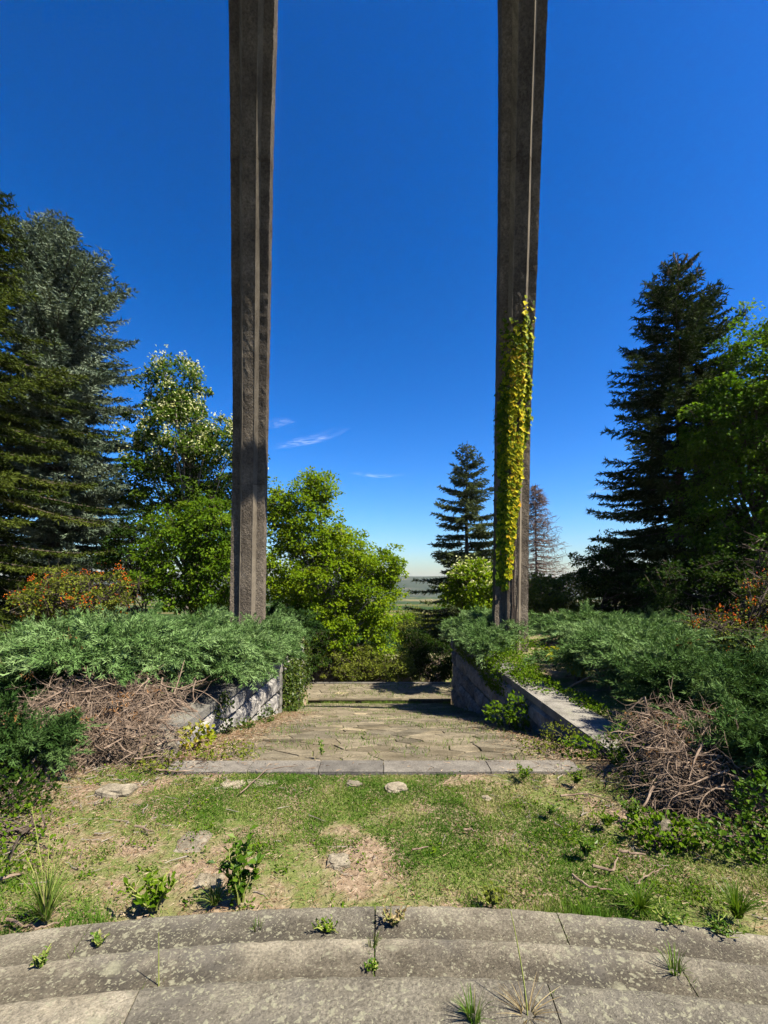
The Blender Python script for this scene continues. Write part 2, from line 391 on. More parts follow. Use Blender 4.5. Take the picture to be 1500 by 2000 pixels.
# ------------------------------------------------------------------ stone steps (arcs round the monument)
def steps():
    cx, cy = 0.02, -6.72
    root = empty('stone_steps', (0, 0, 0), kind='structure')
    rings = [(9.32, 8.80, .10, [(-20, -9.6), (-9.6, -.25), (-.25, 5.9), (5.9, 20)], .00),
             (8.90, 8.40, .24, [(-20, -12.1), (-12.1, -.25), (-.25, 8.4), (8.4, 20)], .0),
             (8.52, 6.20, .38, [(-20, -6.2), (-6.2, 4.2), (4.2, 20)], .0)]
    r = rs(5)
    for k, (ro, ri, zt, segs, _) in enumerate(rings):
        for (a0, a1) in segs:
            na = max(10, int((a1 - a0) / .22)); g = .022
            th = np.radians(np.linspace(a0 + g, a1 - g, na))
            wob = (r.random(na) - .5) * .010 - .03 * np.clip(vnoise(th * 60, th * 0, 1.0, k * 7.0) - .72, 0, 1)
            prof = [(ro - .02, zt - .30), (ro, zt - .03), (ro - .008, zt - .008), (ro - .03, zt), (ro - .15, zt + .001), (ro - .28, zt + .002), (ri, zt + .004), (ri, zt - .3)]
            V = []
            tilt = (r.random() - .5) * .008
            for (rr, z) in prof:
                e = wob if rr > ro - .05 else 0 * wob
                R = rr + e
                zz = z + (r.random(na) - .5) * .003 + tilt
                V.append(np.stack([cx + R * np.sin(th), cy + R * np.cos(th), zz], -1))
            V = np.array(V); m = len(prof)
            idx = np.arange(m * na).reshape(m, na)
            Fq = [(idx[i, j], idx[i, j + 1], idx[i + 1, j + 1], idx[i + 1, j]) for i in range(m - 1) for j in range(na - 1)]
            caps = np.array([idx[:, 0], idx[::-1, -1]])
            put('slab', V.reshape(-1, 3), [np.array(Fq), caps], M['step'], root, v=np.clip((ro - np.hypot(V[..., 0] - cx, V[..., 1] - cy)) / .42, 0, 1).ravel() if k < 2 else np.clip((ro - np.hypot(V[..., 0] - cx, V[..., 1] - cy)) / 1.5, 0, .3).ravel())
        th = np.radians(np.linspace(-20, 20, 40)); V = np.concatenate([np.stack([cx + q * np.sin(th), cy + q * np.cos(th), np.full(40, zt - .022)], -1) for q in (ri, ro - .02)]); i = np.arange(39)
        put('joint_soil', V, [np.stack([i + 1, i, i + 40, i + 41], -1)], M['ground'], root)
    # the round platform the viewer stands on, behind the top slab
    th = np.radians(np.linspace(-30, 30, 24))
    V = []
    for rr in (6.18, .5): V.append(np.stack([cx + rr * np.sin(th), cy + rr * np.cos(th), np.full(24, .38)], -1))
    V = np.concatenate(V); i = np.arange(23)
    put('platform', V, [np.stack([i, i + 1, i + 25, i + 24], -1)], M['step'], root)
steps()

# kerb across the head of the path
def kerb():
    root = empty('kerb', (0, 4.8, 0), kind='structure')
    xs = [-2.2, -1.35, -.62, .05, 1.15, 2.08]
    r = rs(3)
    for a, b in zip(xs[:-1], xs[1:]):
        dz = (r.random() - .5) * .008; n = 8
        x = np.linspace(a + .004, b - .004, n)
        prof = [(4.715, -.2), (4.72, -.014), (4.738, 0), (4.985, 0), (4.995, -.012), (5.0, -.2)]
        V = np.array([np.stack([x, np.full(n, py) + (r.random(n) - .5) * .008 * (pz > -.1), np.full(n, pz + dz)], -1) for py, pz in prof])
        idx = np.arange(len(prof) * n).reshape(len(prof), n)
        Fq = [(idx[i, j], idx[i, j + 1], idx[i + 1, j + 1], idx[i + 1, j]) for i in range(len(prof) - 1) for j in range(n - 1)]
        put('kerb_stone', V.reshape(-1, 3), [np.array(Fq), np.array([idx[:, 0], idx[::-1, -1]])], M['kerb'], root)
kerb()

# crazy paving of the sloping path
def clip_poly(poly, p, q):
    "keep the side of the bisector nearer p"
    mx, my = (p[0] + q[0]) / 2, (p[1] + q[1]) / 2; nx, ny = q[0] - p[0], q[1] - p[1]
    out = []
    for i in range(len(poly)):
        a, b = poly[i], poly[(i + 1) % len(poly)]
        da = (a[0] - mx) * nx + (a[1] - my) * ny; db = (b[0] - mx) * nx + (b[1] - my) * ny
        if da <= 0: out.append(a)
        if da * db < 0:
            t = da / (da - db); out.append((a[0] + (b[0] - a[0]) * t, a[1] + (b[1] - a[1]) * t))
    return out
def voronoi(x0, x1, y0, y1, sx, sy, seed):
    r = rs(seed); pts = []
    nx = int((x1 - x0) / sx); ny = int((y1 - y0) / sy)
    for j in range(ny):
        for i in range(nx):
            if r.random() < .12: continue
            pts.append((x0 + (i + .5 + (j % 2) * .4 - .2 + (r.random() - .5) * .95) * (x1 - x0) / nx, y0 + (j + .5 + (r.random() - .5) * .9) * (y1 - y0) / ny))
    A = np.array(pts); cells = []
    for k, p in enumerate(pts):
        d = ((A - A[k]) ** 2).sum(1); near = np.argsort(d)[1:18]
        poly = [(x0, y0), (x1, y0), (x1, y1), (x0, y1)]
        for q in near:
            poly = clip_poly(poly, p, pts[q])
            if len(poly) < 3: break
        if len(poly) >= 3: cells.append((p, poly))
    return cells
def paver_vf(p, poly, zf, r, gap=.013, th=.05):
    poly = np.array(poly); c = poly.mean(0)
    d = poly - c; L = np.linalg.norm(d, axis=1, keepdims=True)
    top = c + d * np.maximum(1 - (gap + .008) / np.maximum(L, .05), .3); low = c + d * np.maximum(1 - gap / np.maximum(L, .05), .3)
    n = len(poly); lift = (r.random() - .5) * .011; tx, ty = (r.random(2) - .5) * .012
    zt = zf(top[:, 1]) + lift + (top - c) @ np.array([tx, ty])
    V = np.concatenate([np.c_[top, zt], np.c_[low, zt - .008], np.c_[low, zf(low[:, 1]) - th]])
    fs = [list(range(n))]
    i = np.arange(n); j = (i + 1) % n
    q = np.concatenate([np.stack([i + n, j + n, j, i], -1), np.stack([i + 2 * n, j + 2 * n, j + n, i + n], -1)])
    return V, fs, q
def path():
    root = empty('path', (0, 5, 0), kind='structure')
    r = rs(8)
    def many(cells, zf, name, near):
        V = []; polys = []; qs = []; n0 = 0; tv = []
        for p, poly in cells:
            v, f, q = paver_vf(p, poly, zf, r)
            if near(p):
                put('paving_stone', v, [np.array(f), q], M['paver'], root, v=np.full(len(v), r.random()))
            else:
                V.append(v); tv.append(np.full(len(v), r.random())); polys.append((np.array(f[0]) + n0)); qs.append(q + n0); n0 += len(v)
        if V:
            by = {}
            for f in polys: by.setdefault(len(f), []).append(f)
            put(name, np.concatenate(V), [np.array(b) for b in by.values()] + [np.concatenate(qs)], M['paver'], root, kind='stuff', v=np.concatenate(tv))
    many(voronoi(-2.72, 2.72, 5.02, 18.3, .46, .33, 11), path_z, 'far_paving', lambda p: p[1] < 10.6)
    lz = lambda y: np.full(np.shape(y), -2.70)
    many(voronoi(-5.6, 5.6, 18.62, 21.5, .5, .5, 12), lz, 'landing_paving', lambda p: False)
    V, Fq = box_vf(-5.65, 5.65, 18.5, 21.5, -3.2, -2.732); put('landing_bed', V, [Fq], M['ground'], root)
    # the raised step at the foot of the slope: its lip overhangs the riser
    for a, b in ((-5.6, -2.4), (-2.39, -.8), (-.79, .9), (.91, 2.5), (2.51, 5.6)):
        V, Fq = box_vf(a, b, 18.39, 18.66, -2.725, -2.695)
        put('step_lip', V, [Fq], M['paver'], root)
        V, Fq = box_vf(a, b, 18.46, 18.6, -2.98, -2.727)
        put('riser', V, [Fq], M['paver'], root)
        V, Fq = box_vf(a, b, 21.4, 21.68, -2.9, -2.675)
        put('edge_stone', V, [Fq], M['kerb'], root)
path()

# ------------------------------------------------------------------ retaining walls
def rough_block(y0, y1, z0, z1, xf, side, r, amp=.085, depth=.4):
    "side=+1: the face looks to +x (left wall), -1: to -x"
    ny = max(6, int((y1 - y0) / .085) + 2); nz = max(6, int((z1 - z0) / .075) + 2)
    u = np.linspace(0, 1, ny); w = np.linspace(0, 1, nz)
    U, W = np.meshgrid(u, w)
    edge = np.minimum.reduce([U, 1 - U, W, 1 - W]) * 2
    Y = y0 + U * (y1 - y0); Z = z0 + W * (z1 - z0)
    o = r.random() * 100
    bul = np.clip(edge * 4, 0, 1) ** .7 * (.1 + 1.5 * fbm(Y * 1.0, Z, .2, o)) * amp + (fbm(Y, Z, .08, o + 20) - .5) * .04 + (r.random() - .5) * .04 + (U - .5) * (r.random() - .5) * .05
    X = xf + side * bul
    V = np.concatenate([np.stack([X, Y, Z], -1).reshape(-1, 3), [[xf - side * depth, a, b] for a, b in ((y0, z0), (y1, z0), (y1, z1), (y0, z1))]])
    idx = np.arange(nz * ny).reshape(nz, ny); k = nz * ny
    Fq = [(idx[i, j], idx[i, j + 1], idx[i + 1, j + 1], idx[i + 1, j]) for i in range(nz - 1) for j in range(ny - 1)]
    rims = [list(idx[0, :][::-1]) + [k, k + 1], list(idx[:, -1][::-1]) + [k + 1, k + 2], list(idx[-1, :]) + [k + 2, k + 3], list(idx[:, 0]) + [k + 3, k]]
    return V, [np.array(Fq)] + [np.array([q]) for q in rims] + [np.array([[k, k + 3, k + 2, k + 1]])]
def wall(side, y_start, y_end, name, label, caps, seed, pil=True):
    xf = -2.72 if side > 0 else 2.72
    r = rs(seed)
    root = empty(name, (xf, (y_start + y_end) / 2, 0), label, 'wall')
    courses = [(-.13, -.50), (-.51, -.98), (-.99, -1.42), (-1.43, -1.92), (-1.93, -2.38), (-2.39, -2.9)]
    ylast = y_end - (.32 if pil else 0)
    for ci, (zt, zb) in enumerate(courses):
        y = y_start + (ci % 2) * .3 + r.random() * .3
        # a course starts where the sloping path drops below its top
        yb = 5 + (-zt - .12) / SLOPE
        y = max(y_start, yb - .4 - r.random() * .3)
        while y < ylast - .15:
            L = .62 + r.random() * .75
            y1 = min(y + L, ylast)
            if ylast - y1 < .3: y1 = ylast
            V, fs = rough_block(y + .012, y1 - .012, zb + .012, zt - .012, xf - side * .05 * r.random(), side, r)
            put('stone_block', V, fs, M['wall'], root)
            y = y1
        if pil:
            V, fs = rough_block(y_end - .31, y_end, zb + .004, zt - .002, xf + side * .05, side, r, .015, .5)
            put('end_stone', V, fs, M['cap'], root)
    # soil-side core so that joints stay dark
    V, Fq = box_vf(min(xf - side * .06, xf - side * .42), max(xf - side * .06, xf - side * .42), y_start + .02, y_end - .02, -3.3, -.14)
    put('core', V, [Fq], M['ground'], root)
    y = y_start
    for L in caps:
        y1 = min(y + L, y_end + .05)
        x0, x1 = sorted((xf + side * .07, xf - side * .5))
        dz = (r.random() - .5) * .012
        nx, ny = 4, 8
        V, Fq = box_vf(x0, x1, y + .006, y1 - .006, -.125 + dz, 0.0 + dz)
        V = np.array(V); V[:4, :2] += (r.random((4, 2)) - .5) * .01
        put('capstone', V, [Fq], M['cap'], root)
        y = y1
        if y >= y_end: break
    return root
wall(-1, 5.30, 17.0, 'retaining_wall', 'shaded stone retaining wall with pale slab coping, right of the sunken path', [2.2, 1.7, 1.9, 1.8, 2.1, 1.9, 2], 21, pil=False)
wall(+1, 6.00, 12.75, 'retaining_wall', 'sunlit stone block retaining wall half under juniper, left of the sunken path', [1.9, 2.0, 1.8, 1.9], 22)
def back_wall():
    root = empty('retaining_wall', (-2.9, 15, -1), 'ivy covered far wall stretch left of the sunken path', 'wall')
    r = rs(77)
    for zt, zb in ((-.3, -.85), (-.86, -1.4), (-1.41, -1.95), (-1.96, -2.5), (-2.51, -3)):
        y = 12.8
        while y < 17:
            y1 = min(y + .7 + r.random() * .6, 17.05)
            V, fs = rough_block(y + .006, y1 - .006, zb, zt, -2.84, 1, r); put('stone_block', V, fs, M['wall'], root); y = y1
back_wall()

# ------------------------------------------------------------------ the two monument pylons
def pyl_y(z): return 13 + .12 * z - .025 * z * z
ZK = np.array([-.3, 1, 6.6, 9.9, 12.3, 14.0, 22])
WK = np.array([.945, .945, .92, .95, .94, .965, 1.0])
CXL = np.array([-259, -259, -253, -252, -251, -249, -245.]) / F
CXR = np.array([259, 259, 264, 273, 279, 285, 296.]) / F
def pyl_frame(z, cxk):
    z = np.asarray(z, float); y = pyl_y(z)
    return np.interp(z, ZK, cxk) * y, y, np.interp(z, ZK, WK)
def pylon(cxk, label, seed):
    x0, y0, _ = pyl_frame(0, cxk)
    root = empty('concrete_pylon', (float(x0), float(y0), 0), label, 'pylon')
    r = rs(seed)
    def prism(name, sec, z0, z1, mat, rough=0):
        n = max(4, int((z1 - z0) / .12)); zs = np.linspace(z0, z1, n); m = len(sec)
        cx, cy, w = pyl_frame(zs, cxk)
        sec = np.array(sec)
        X = cx[:, None] + sec[None, :, 0] * w[:, None]; Y = cy[:, None] - sec[None, :, 1] * w[:, None]
        Z = np.repeat(zs[:, None], m, 1)
        if rough:
            X = X + (r.random(X.shape) - .5) * rough; Y = Y + (r.random(X.shape) - .5) * rough
        V = np.stack([X, Y, Z], -1).reshape(-1, 3); idx = np.arange(n * m).reshape(n, m)
        Fq = [(idx[i, j], idx[i, (j + 1) % m], idx[i + 1, (j + 1) % m], idx[i + 1, j]) for i in range(n - 1) for j in range(m)]
        put(name, V, [np.array(Fq), np.array([idx[0][::-1], idx[-1]])], mat, root)
    brk = [-.3, 4.72, 11.9, 20]
    for a, b in zip(brk[:-1], brk[1:]):
        prism('shaft', [(-.5, 0), (-.5, -.34), (.5, -.34), (.5, 0), (.42, .004), (.34, 0), (-.34, 0), (-.42, .004)], a + .003, b - .003, M['concrete'], .012)
        prism('rib', [(-.262, -.005), (.262, -.005), (.175, .12), (.09, .128), (0, .13), (-.09, .128), (-.175, .12)], a + .003, b - .003, M['concrete'], .012)
        for sgn in (-1, 1):
            sec = [(sgn * .275, -.004), (sgn * .18, .13), (sgn * .155, .115), (sgn * .25, -.004)]
            prism('edge_strip', sec if sgn < 0 else sec[::-1], a + .01, b - .01, M['concrete_smooth'])
    return root
pylon(CXL, 'tall bare concrete pylon rising from the juniper bed left of the path', 1)
pylon(CXR, 'tall concrete pylon with yellow ivy climbing it, right of the path', 2)

# ------------------------------------------------------------------ ivy on the right pylon
def pylon_ivy():
    x0, y0, _ = pyl_frame(0, CXR)
    root = empty('climbing_ivy', (float(x0), float(y0) - .1, .1), 'yellow and green ivy climbing the right concrete pylon', 'ivy')
    r = rs(31); mb = MB(); st = MB()
    # pixel row to height on the pylon
    zz = np.linspace(-.2, 16, 400); rows = 1142 - (zz - CAMZ) / pyl_y(zz) * F
    def z_of(row): return np.interp(-np.asarray(row, float), -rows, zz)
    def strip(u0, u1, row_top, row_bot, n, vlo, vhi, topfade, lim=None):
        u = u0 + (u1 - u0) * r.random(n); row = row_top + (row_bot - row_top) * r.random(n)
        dens = np.clip((row - row_top) / topfade, 0.06, 1)
        keep = r.random(n) < dens * np.clip(-.55 + 2.6 * fbm(u * 150, row, 34, u0 * 9), .03, 1)
        if lim is not None: keep &= lim(u, row)
        u = u[keep]; row = row[keep]; z = z_of(row); cx, cy, w = pyl_frame(z, CXR)
        dep = np.interp(np.abs(u), [.175, .27], [.132, 0.0]) * w
        C = np.stack([cx + u * w, cy - dep - .008 - .03 * r.random(len(u)), z], -1)
        nrm = np.stack([np.where(u > .17, .35, np.where(u < -.17, -.35, 0)) * np.ones(len(u)), -np.ones(len(u)), .42 + 0 * u], -1) + r.normal(size=(len(u), 3)) * .25
        sz_ = .055 + .10 * r.random(len(u)) ** 1.4
        D = np.stack([r.normal(size=len(u)) * .5, -.22 + 0 * u, -np.ones(len(u))], -1)
        mb.leaves(C, D, nrm, sz_, sz_ * .95, np.clip(vlo + (vhi - vlo) * r.random(len(u)), 0, 1), .12)
    strip(-.475, -.27, 600, 1140, 2600, .0, .6, 330)  # left leaves drawn from darker greens, standing in for shade on that side
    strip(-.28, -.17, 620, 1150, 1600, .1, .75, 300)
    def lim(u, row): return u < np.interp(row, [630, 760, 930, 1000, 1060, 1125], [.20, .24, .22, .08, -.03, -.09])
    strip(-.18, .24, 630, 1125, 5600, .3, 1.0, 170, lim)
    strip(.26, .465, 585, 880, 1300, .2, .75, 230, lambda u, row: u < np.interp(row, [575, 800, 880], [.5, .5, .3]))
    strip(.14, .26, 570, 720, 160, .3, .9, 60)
    # leaves wrapping the outer left side of the shaft
    n = 60; row = 760 + 420 * r.random(n); z = z_of(row); cx, cy, w = pyl_frame(z, CXR)
    C = np.stack([cx - .5 * w - .012 - .03 * r.random(n), cy + .3 * w * r.random(n), z], -1)
    mb.leaves(C, np.stack([-.4 + 0 * z, r.normal(size=n) * .4, -np.ones(n)], -1), np.array([-1, -.2, .6]) + r.normal(size=(n, 3)) * .25, .11, .1, r.random(n) * .4, .12)
    # creeping stems
    for k in range(9):
        zt = z_of(640 + r.random() * 300); zs = np.linspace(.05, zt, 30)
        u = -.45 + .62 * r.random() + .03 * np.cumsum(r.normal(size=30)) * .5
        u = np.clip(u, -.48, .16); cx, cy, w = pyl_frame(zs, CXR)
        dep = np.interp(np.abs(u), [.175, .27], [.137, .005]) * w
        st.tubes(np.stack([cx + u * w, cy - dep - .01, zs], -1)[None], np.linspace(.014, .005, 30)[None], 4)
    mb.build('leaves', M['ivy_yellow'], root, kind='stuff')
    st.build('stem', M['bark'], root)
pylon_ivy()

# ------------------------------------------------------------------ conifers
def conifer(name, label, base, H, R0, mat, seed, dz=.34, nb=8, tw=.13, bl=.055, blen=.1, bw=.024, t0=.06, prof=None, droop=.35, cones=0, group=None, sparse=1.0, twl=1.0):
    r = rs(seed); base = np.asarray(base, float)
    root = empty(name, base, label, 'tree', group)
    prof = prof or (lambda t: (1 - t) ** .8)
    tz = np.linspace(0, 1, 14)
    tr = np.stack([base[0] + .04 * np.sin(tz * 7 + seed), base[1] + .04 * np.cos(tz * 6), base[2] + tz * H], -1)
    mb = MB(); mb.tubes(tr[None], (.014 * H * (1 - tz) ** .9 + .012)[None], 8)
    nl = int((1 - t0) * H / dz)
    t = np.repeat(t0 + (.985 - t0) * (np.arange(nl) / nl), nb); t = t + r.normal(size=len(t)) * .16 * dz / H
    t = np.clip(t, t0, .99); keep = r.random(len(t)) < sparse; t = t[keep]; n = len(t)
    az = r.random(n) * 2 * PI
    L = R0 * prof(t) * (.62 + .5 * r.random(n)) + .1
    s = np.linspace(0, 1, 7)
    rad = np.stack([np.cos(az), np.sin(az), 0 * az], -1); tan = np.stack([-np.sin(az), np.cos(az), 0 * az], -1)
    up = .02 + .75 * t ** 3
    dr = droop * (1 - t) ** .5 * (.7 + .6 * r.random(n))
    bend = (r.random(n) - .5) * .25
    def bp(i, ss):
        z = L[i] * (up[i] * ss - dr[i] * ss ** 1.5 + .22 * ss ** 3 * (1 - t[i] * .5))
        return np.array([base[0], base[1], base[2]]) + rad[i] * (L[i] * ss)[:, None] + tan[i] * (L[i] * bend[i] * ss * ss)[:, None] + np.stack([0 * z, 0 * z, t[i] * H + z], -1)
    ii = np.repeat(np.arange(n), 7); BP = bp(ii, np.tile(s, n)).reshape(n, 7, 3)
    wood = MB(); wood.tubes(BP, (.006 + .010 * L[:, None] * (1 - s)[None] ** .8), 4)
    # side twigs in pairs along every branch
    m = np.maximum(3, (L / tw).astype(int)); bi = np.repeat(np.arange(n), m * 2)
    k = np.concatenate([np.repeat(np.arange(a), 2) for a in m]); ss = .14 + .86 * (k + r.random(len(k)) * .8) / m[bi]; ss = np.minimum(ss, 1)
    sg = np.tile([-1., 1.], len(bi) // 2)
    p0 = bp(bi, ss); d0 = bp(bi, np.minimum(ss + .05, 1.06)) - p0; d0 = unit(d0)
    ang = np.radians(38 + 22 * r.random(len(bi))); sd = unit(np.cross(d0, [0, 0, 1.]))
    td = d0 * np.cos(ang)[:, None] + sd * (sg * np.sin(ang))[:, None] + np.array([0, 0, -.18]) + r.normal(size=(len(bi), 3)) * .13
    td = unit(td); tl = np.clip(.16 + .42 * (1 - ss) * np.minimum(L[bi], 1.8) * .6 + .1 * r.random(len(bi)), .12, .62) * twl * np.clip(L[bi], .35, 1)
    q = np.maximum(3, (tl / bl).astype(int)); ti = np.repeat(np.arange(len(bi)), q)
    kk = np.concatenate([np.arange(a) for a in q]); f = (kk + r.random(len(kk))) / q[ti]
    C = p0[ti] + td[ti] * (tl[ti] * f)[:, None] + np.array([0, 0, -1.]) * (.12 * tl[ti] * f * f)[:, None]
    D = td[ti] * .75 + r.normal(size=(len(ti), 3)) * .42
    tint = np.clip(.5 + .22 * r.normal(size=n)[bi][ti] + .16 * r.normal(size=len(ti)), 0, 1)
    fo = MB(); fo.blades(C, D, blen * (.7 + .6 * r.random(len(ti))), bw * (.8 + .5 * r.random(len(ti))), tint, r)
    mb.build('trunk', M['bark'], root, smooth=True); wood.build('branches', M['bark'], root, kind='stuff')
    fo.build('needles', mat, root, kind='stuff')
    if cones:
        cb = MB(); w = np.where(t > .87)[0]; pick = r.choice(w, cones); c0 = bp(pick, .55 + .45 * r.random(cones))
        pp = np.stack([c0, c0 + [0, 0, -.07], c0 + [0, 0, -.16]], 1) + [0, 0, .05]
        cb.tubes(pp, np.array([[.025, .04, .01]]) * np.ones((cones, 1)), 5, r.random(cones)); cb.build('cones', M['cone'], root, kind='stuff')
    return root, len(ti)
def ground_at(p): p = np.array(p, float); p[2] = float(ground_z(p[0], p[1])); return p
wide = lambda t: np.minimum(1.0, 1.25 * (1 - t) ** .75)
b = ground_at(P(-60, 1142, 16.5)); conifer('spruce_tree', 'tall olive green spruce cut off by the left edge', b, 17.6, 4.5, M['spruce_green'], 41, dz=.56, nb=13, tw=.13, bl=.03, blen=.16, bw=.05, prof=lambda t: np.interp(t, [0, .3, .45, .6, .68, .74, .85, 1], [1, .96, .9, .76, .45, .36, .30, .03]), droop=.42, sparse=.72)
b = ground_at(P(112, 1142, 21)); conifer('spruce_tree', 'dense silvery blue spruce with pointed top behind the left edge spruce', b, 18.9 - b[2], 3.5, M['spruce_blue'], 42, dz=.36, nb=12, tw=.13, bl=.032, blen=.18, bw=.055, prof=lambda t: np.interp(t, [0, .5, .76, .8, .84, .92, .97, 1], [1, 1, .9, .82, .58, .26, .1, .01]), droop=.22)
b = ground_at(P(1325, 1142, 18)); conifer('spruce_tree', 'very dark spruce with brown cones at its top, right of the ivy pylon', b, 14.9 - b[2], 3.1, M['spruce_dark'], 43, dz=.58, nb=15, tw=.12, bl=.028, blen=.16, bw=.05, prof=lambda t: np.interp(t, [0, .28, .45, .6, .78, .87, .95, 1], [1, 1, .88, .76, .56, .36, .15, .03]), droop=.30, cones=160)
b = ground_at(P(912, 1142, 30)); conifer('spruce_tree', 'open drooping spruce standing beyond the path end, left of the ivy pylon', b, 11.3 - b[2], 5.3, M['spruce_mid'], 44, dz=.55, nb=12, tw=.17, bl=.04, blen=.22, bw=.07, prof=lambda t: (1 - t) ** .85, droop=.35, sparse=.85, twl=1.1)

def dead_larch():
    r = rs(50); b = ground_at(P(1047, 1142, 40)); H = 10.7 - b[2]
    root = empty('dead_larch', b, 'bare brown dead conifer seen right behind the ivy pylon', 'tree')
    tz = np.linspace(0, 1, 12); mb = MB()
    mb.tubes((b + np.stack([.05 * np.sin(tz * 5), 0 * tz, tz * H], -1))[None], (.16 * (1 - tz) + .015)[None], 6)
    n = 560; t = .3 + .69 * r.random(n); az = r.random(n) * 2 * PI; L = 6.6 * (1 - t) ** .9 * (.5 + .55 * r.random(n)) + .1
    s = np.linspace(0, 1, 7); rad = np.stack([np.cos(az), np.sin(az), 0 * az], -1)
    Pt = b + rad[:, None] * (L[:, None] * s)[..., None]; Pt[..., 2] = b[2] + (t * H)[:, None] + L[:, None] * (.05 * s - .3 * s ** 1.4 + .32 * s ** 3)
    Pt += r.normal(size=Pt.shape) * .02
    br = MB(); br.tubes(Pt, .010 + .018 * (1 - s)[None] * np.ones((n, 1)), 3)
    m = 9; k = r.integers(2, 7, size=(n, m)); p0 = Pt[np.arange(n)[:, None], k].reshape(-1, 3)
    d = unit(np.repeat(rad, m, 0) * .6 + r.normal(size=(n * m, 3)) * .5 + [0, 0, -.3]); l = .15 + .4 * r.random(n * m)
    br.tubes(np.stack([p0, p0 + d * (l * .5)[:, None], p0 + d * l[:, None]], 1), np.array([[.016, .013, .009]]), 3)
    mb.build('trunk', M['dead_larch'], root, smooth=True); br.build('branches', M['dead_larch'], root, kind='stuff')
dead_larch()

# ------------------------------------------------------------------ broadleaf trees and shrubs
def broadleaf(name, label, base, lobes, mat, seed, clumps=300, per=55, leaf=.11, csize=.38, trunk_r=.14, limbs=40, bark='bark', shell=.45, blossom=0, bl_top=.4, cat='tree', flat=.55, group=None, berries=0, upbias=.7, multi=1):
    r = rs(seed); base = np.asarray(base, float)
    root = empty(name, base, label, cat, group)
    lobes = np.array(lobes, float)          # cx cy cz rx ry rz weight
    li = r.choice(len(lobes), clumps, p=lobes[:, 6] / lobes[:, 6].sum())
    d = unit(r.normal(size=(clumps, 3))); rho = (shell + (1 - shell) * r.random(clumps)) ** .6 * (.75 + .5 * r.random(clumps) ** 1.5)
    c = lobes[li, :3] + d * lobes[li, 3:6] * rho[:, None]
    keep = c[:, 2] > base[2] + .15; c = c[keep]; d = d[keep]; n = len(c)
    cs = csize * (.45 + 1.0 * r.random(n) ** 1.3)
    i = np.repeat(np.arange(n), (per * (.5 + r.random(n))).astype(int))
    off = unit(r.normal(size=(len(i), 3)) + d[i] * .35 + [0, 0, .25]) * (.25 + .75 * r.random(len(i)) ** .5)[:, None] * [.95, .95, .95 * flat] ; C = c[i] + off * cs[i][:, None]
    out = unit(d[i] * .5 + off)
    nrm = unit(out * .8 + np.array([0, 0, upbias * .8]) + r.normal(size=(len(i), 3)) * .33)
    D = unit(out * .8 + np.array([0, 0, -.45]) + r.normal(size=(len(i), 3)) * .6)
    v = np.clip(.5 + .17 * r.normal(size=n)[i] + .2 * r.normal(size=len(i)), 0, 1)
    fo = MB(); lf = leaf * (.65 + .6 * r.random(len(i))); fo.leaves(C, D, nrm, lf, lf * .72, v)
    wd = MB()
    cen = (lobes[:, :3] * lobes[:, 6:]).sum(0) / lobes[:, 6].sum(); top = cen + [0, 0, lobes[:, 5].max() * .55]
    s = np.linspace(0, 1, 8)
    for q in range(multi):
        b0 = base + (np.array([r.normal() * .25, r.normal() * .25, 0]) if multi > 1 else 0)
        tp = top + (r.normal(size=3) * lobes[0, 3] * .3 if multi > 1 else 0)
        tr = b0 + (tp - b0) * s[:, None] + np.c_[np.sin(s * PI) * r.normal() * .15, np.sin(s * 4) * .06, 0 * s]
        wd.tubes(tr[None], (trunk_r * (1 - s * .85) / multi ** .5)[None], 7)
        pick = r.choice(n, min(n, limbs // multi), replace=False)
        e = c[pick]; hz = np.clip((e[:, 2] - base[2]) / (tp[2] - base[2]) - .25 - .2 * r.random(len(pick)), .12, .92)
        p0 = np.stack([np.interp(hz, s, tr[:, a]) for a in range(3)], -1)
        mid = p0 * .5 + e * .5 + np.array([0, 0, -.06]) * np.linalg.norm(e - p0, axis=1, keepdims=True) + r.normal(size=e.shape) * .08
        u = np.linspace(0, 1, 6)[None, :, None]
        path = p0[:, None] * (1 - u) ** 2 + 2 * mid[:, None] * u * (1 - u) + e[:, None] * u * u
        Ln = np.linalg.norm(e - p0, axis=1)
        wd.tubes(path, (.006 + .016 * Ln)[:, None] * (1.08 - np.linspace(0, 1, 6))[None] + .004, 5)
    # short twigs inside every clump
    e = c[r.choice(n, min(n * 2, 900))]; dd = unit(r.normal(size=e.shape) + [0, 0, .3]); wd.tubes(np.stack([e - dd * .3, e, e + dd * .35], 1), np.array([[.009, .007, .003]]), 3)
    wd.build('trunk', M[bark], root, smooth=True)
    fo.build('foliage', mat, root, kind='stuff')
    zt = c[:, 2]
    if blossom:
        w = np.where(zt > np.quantile(zt, 1 - bl_top))[0]; w = w[d[w, 1] < .6]; j = r.choice(w, blossom)
        C = c[j] + unit(d[j] + r.normal(size=(blossom, 3)) * .5 + [0, 0, .4]) * (cs[j] * (.55 + .5 * r.random(blossom)))[:, None]
        bm = MB(); bm.leaves(C, r.normal(size=(blossom, 3)) + [0, -.3, .2], r.normal(size=(blossom, 3)) + [0, -.4, .8], .13, .07, r.random(blossom), .2)
        bm.build('blossom', M['blossom'], root, kind='stuff')
    if berries:
        j = r.choice(n, berries // 6); j = np.repeat(j, 6); m = len(j)
        C = c[j] + unit(d[j] + r.normal(size=(m, 3)) * .45 + [0, -.4, .4]) * (cs[j] * (.6 + .5 * r.random(m)))[:, None]
        bm = MB(); bm.tubes(np.stack([C, C + [0, 0, .016], C + [0, 0, .034]], 1), np.array([[.004, .014, .004]]), 5, r.random(m)); bm.build('berries', M['berry'], root, kind='stuff')
    return root

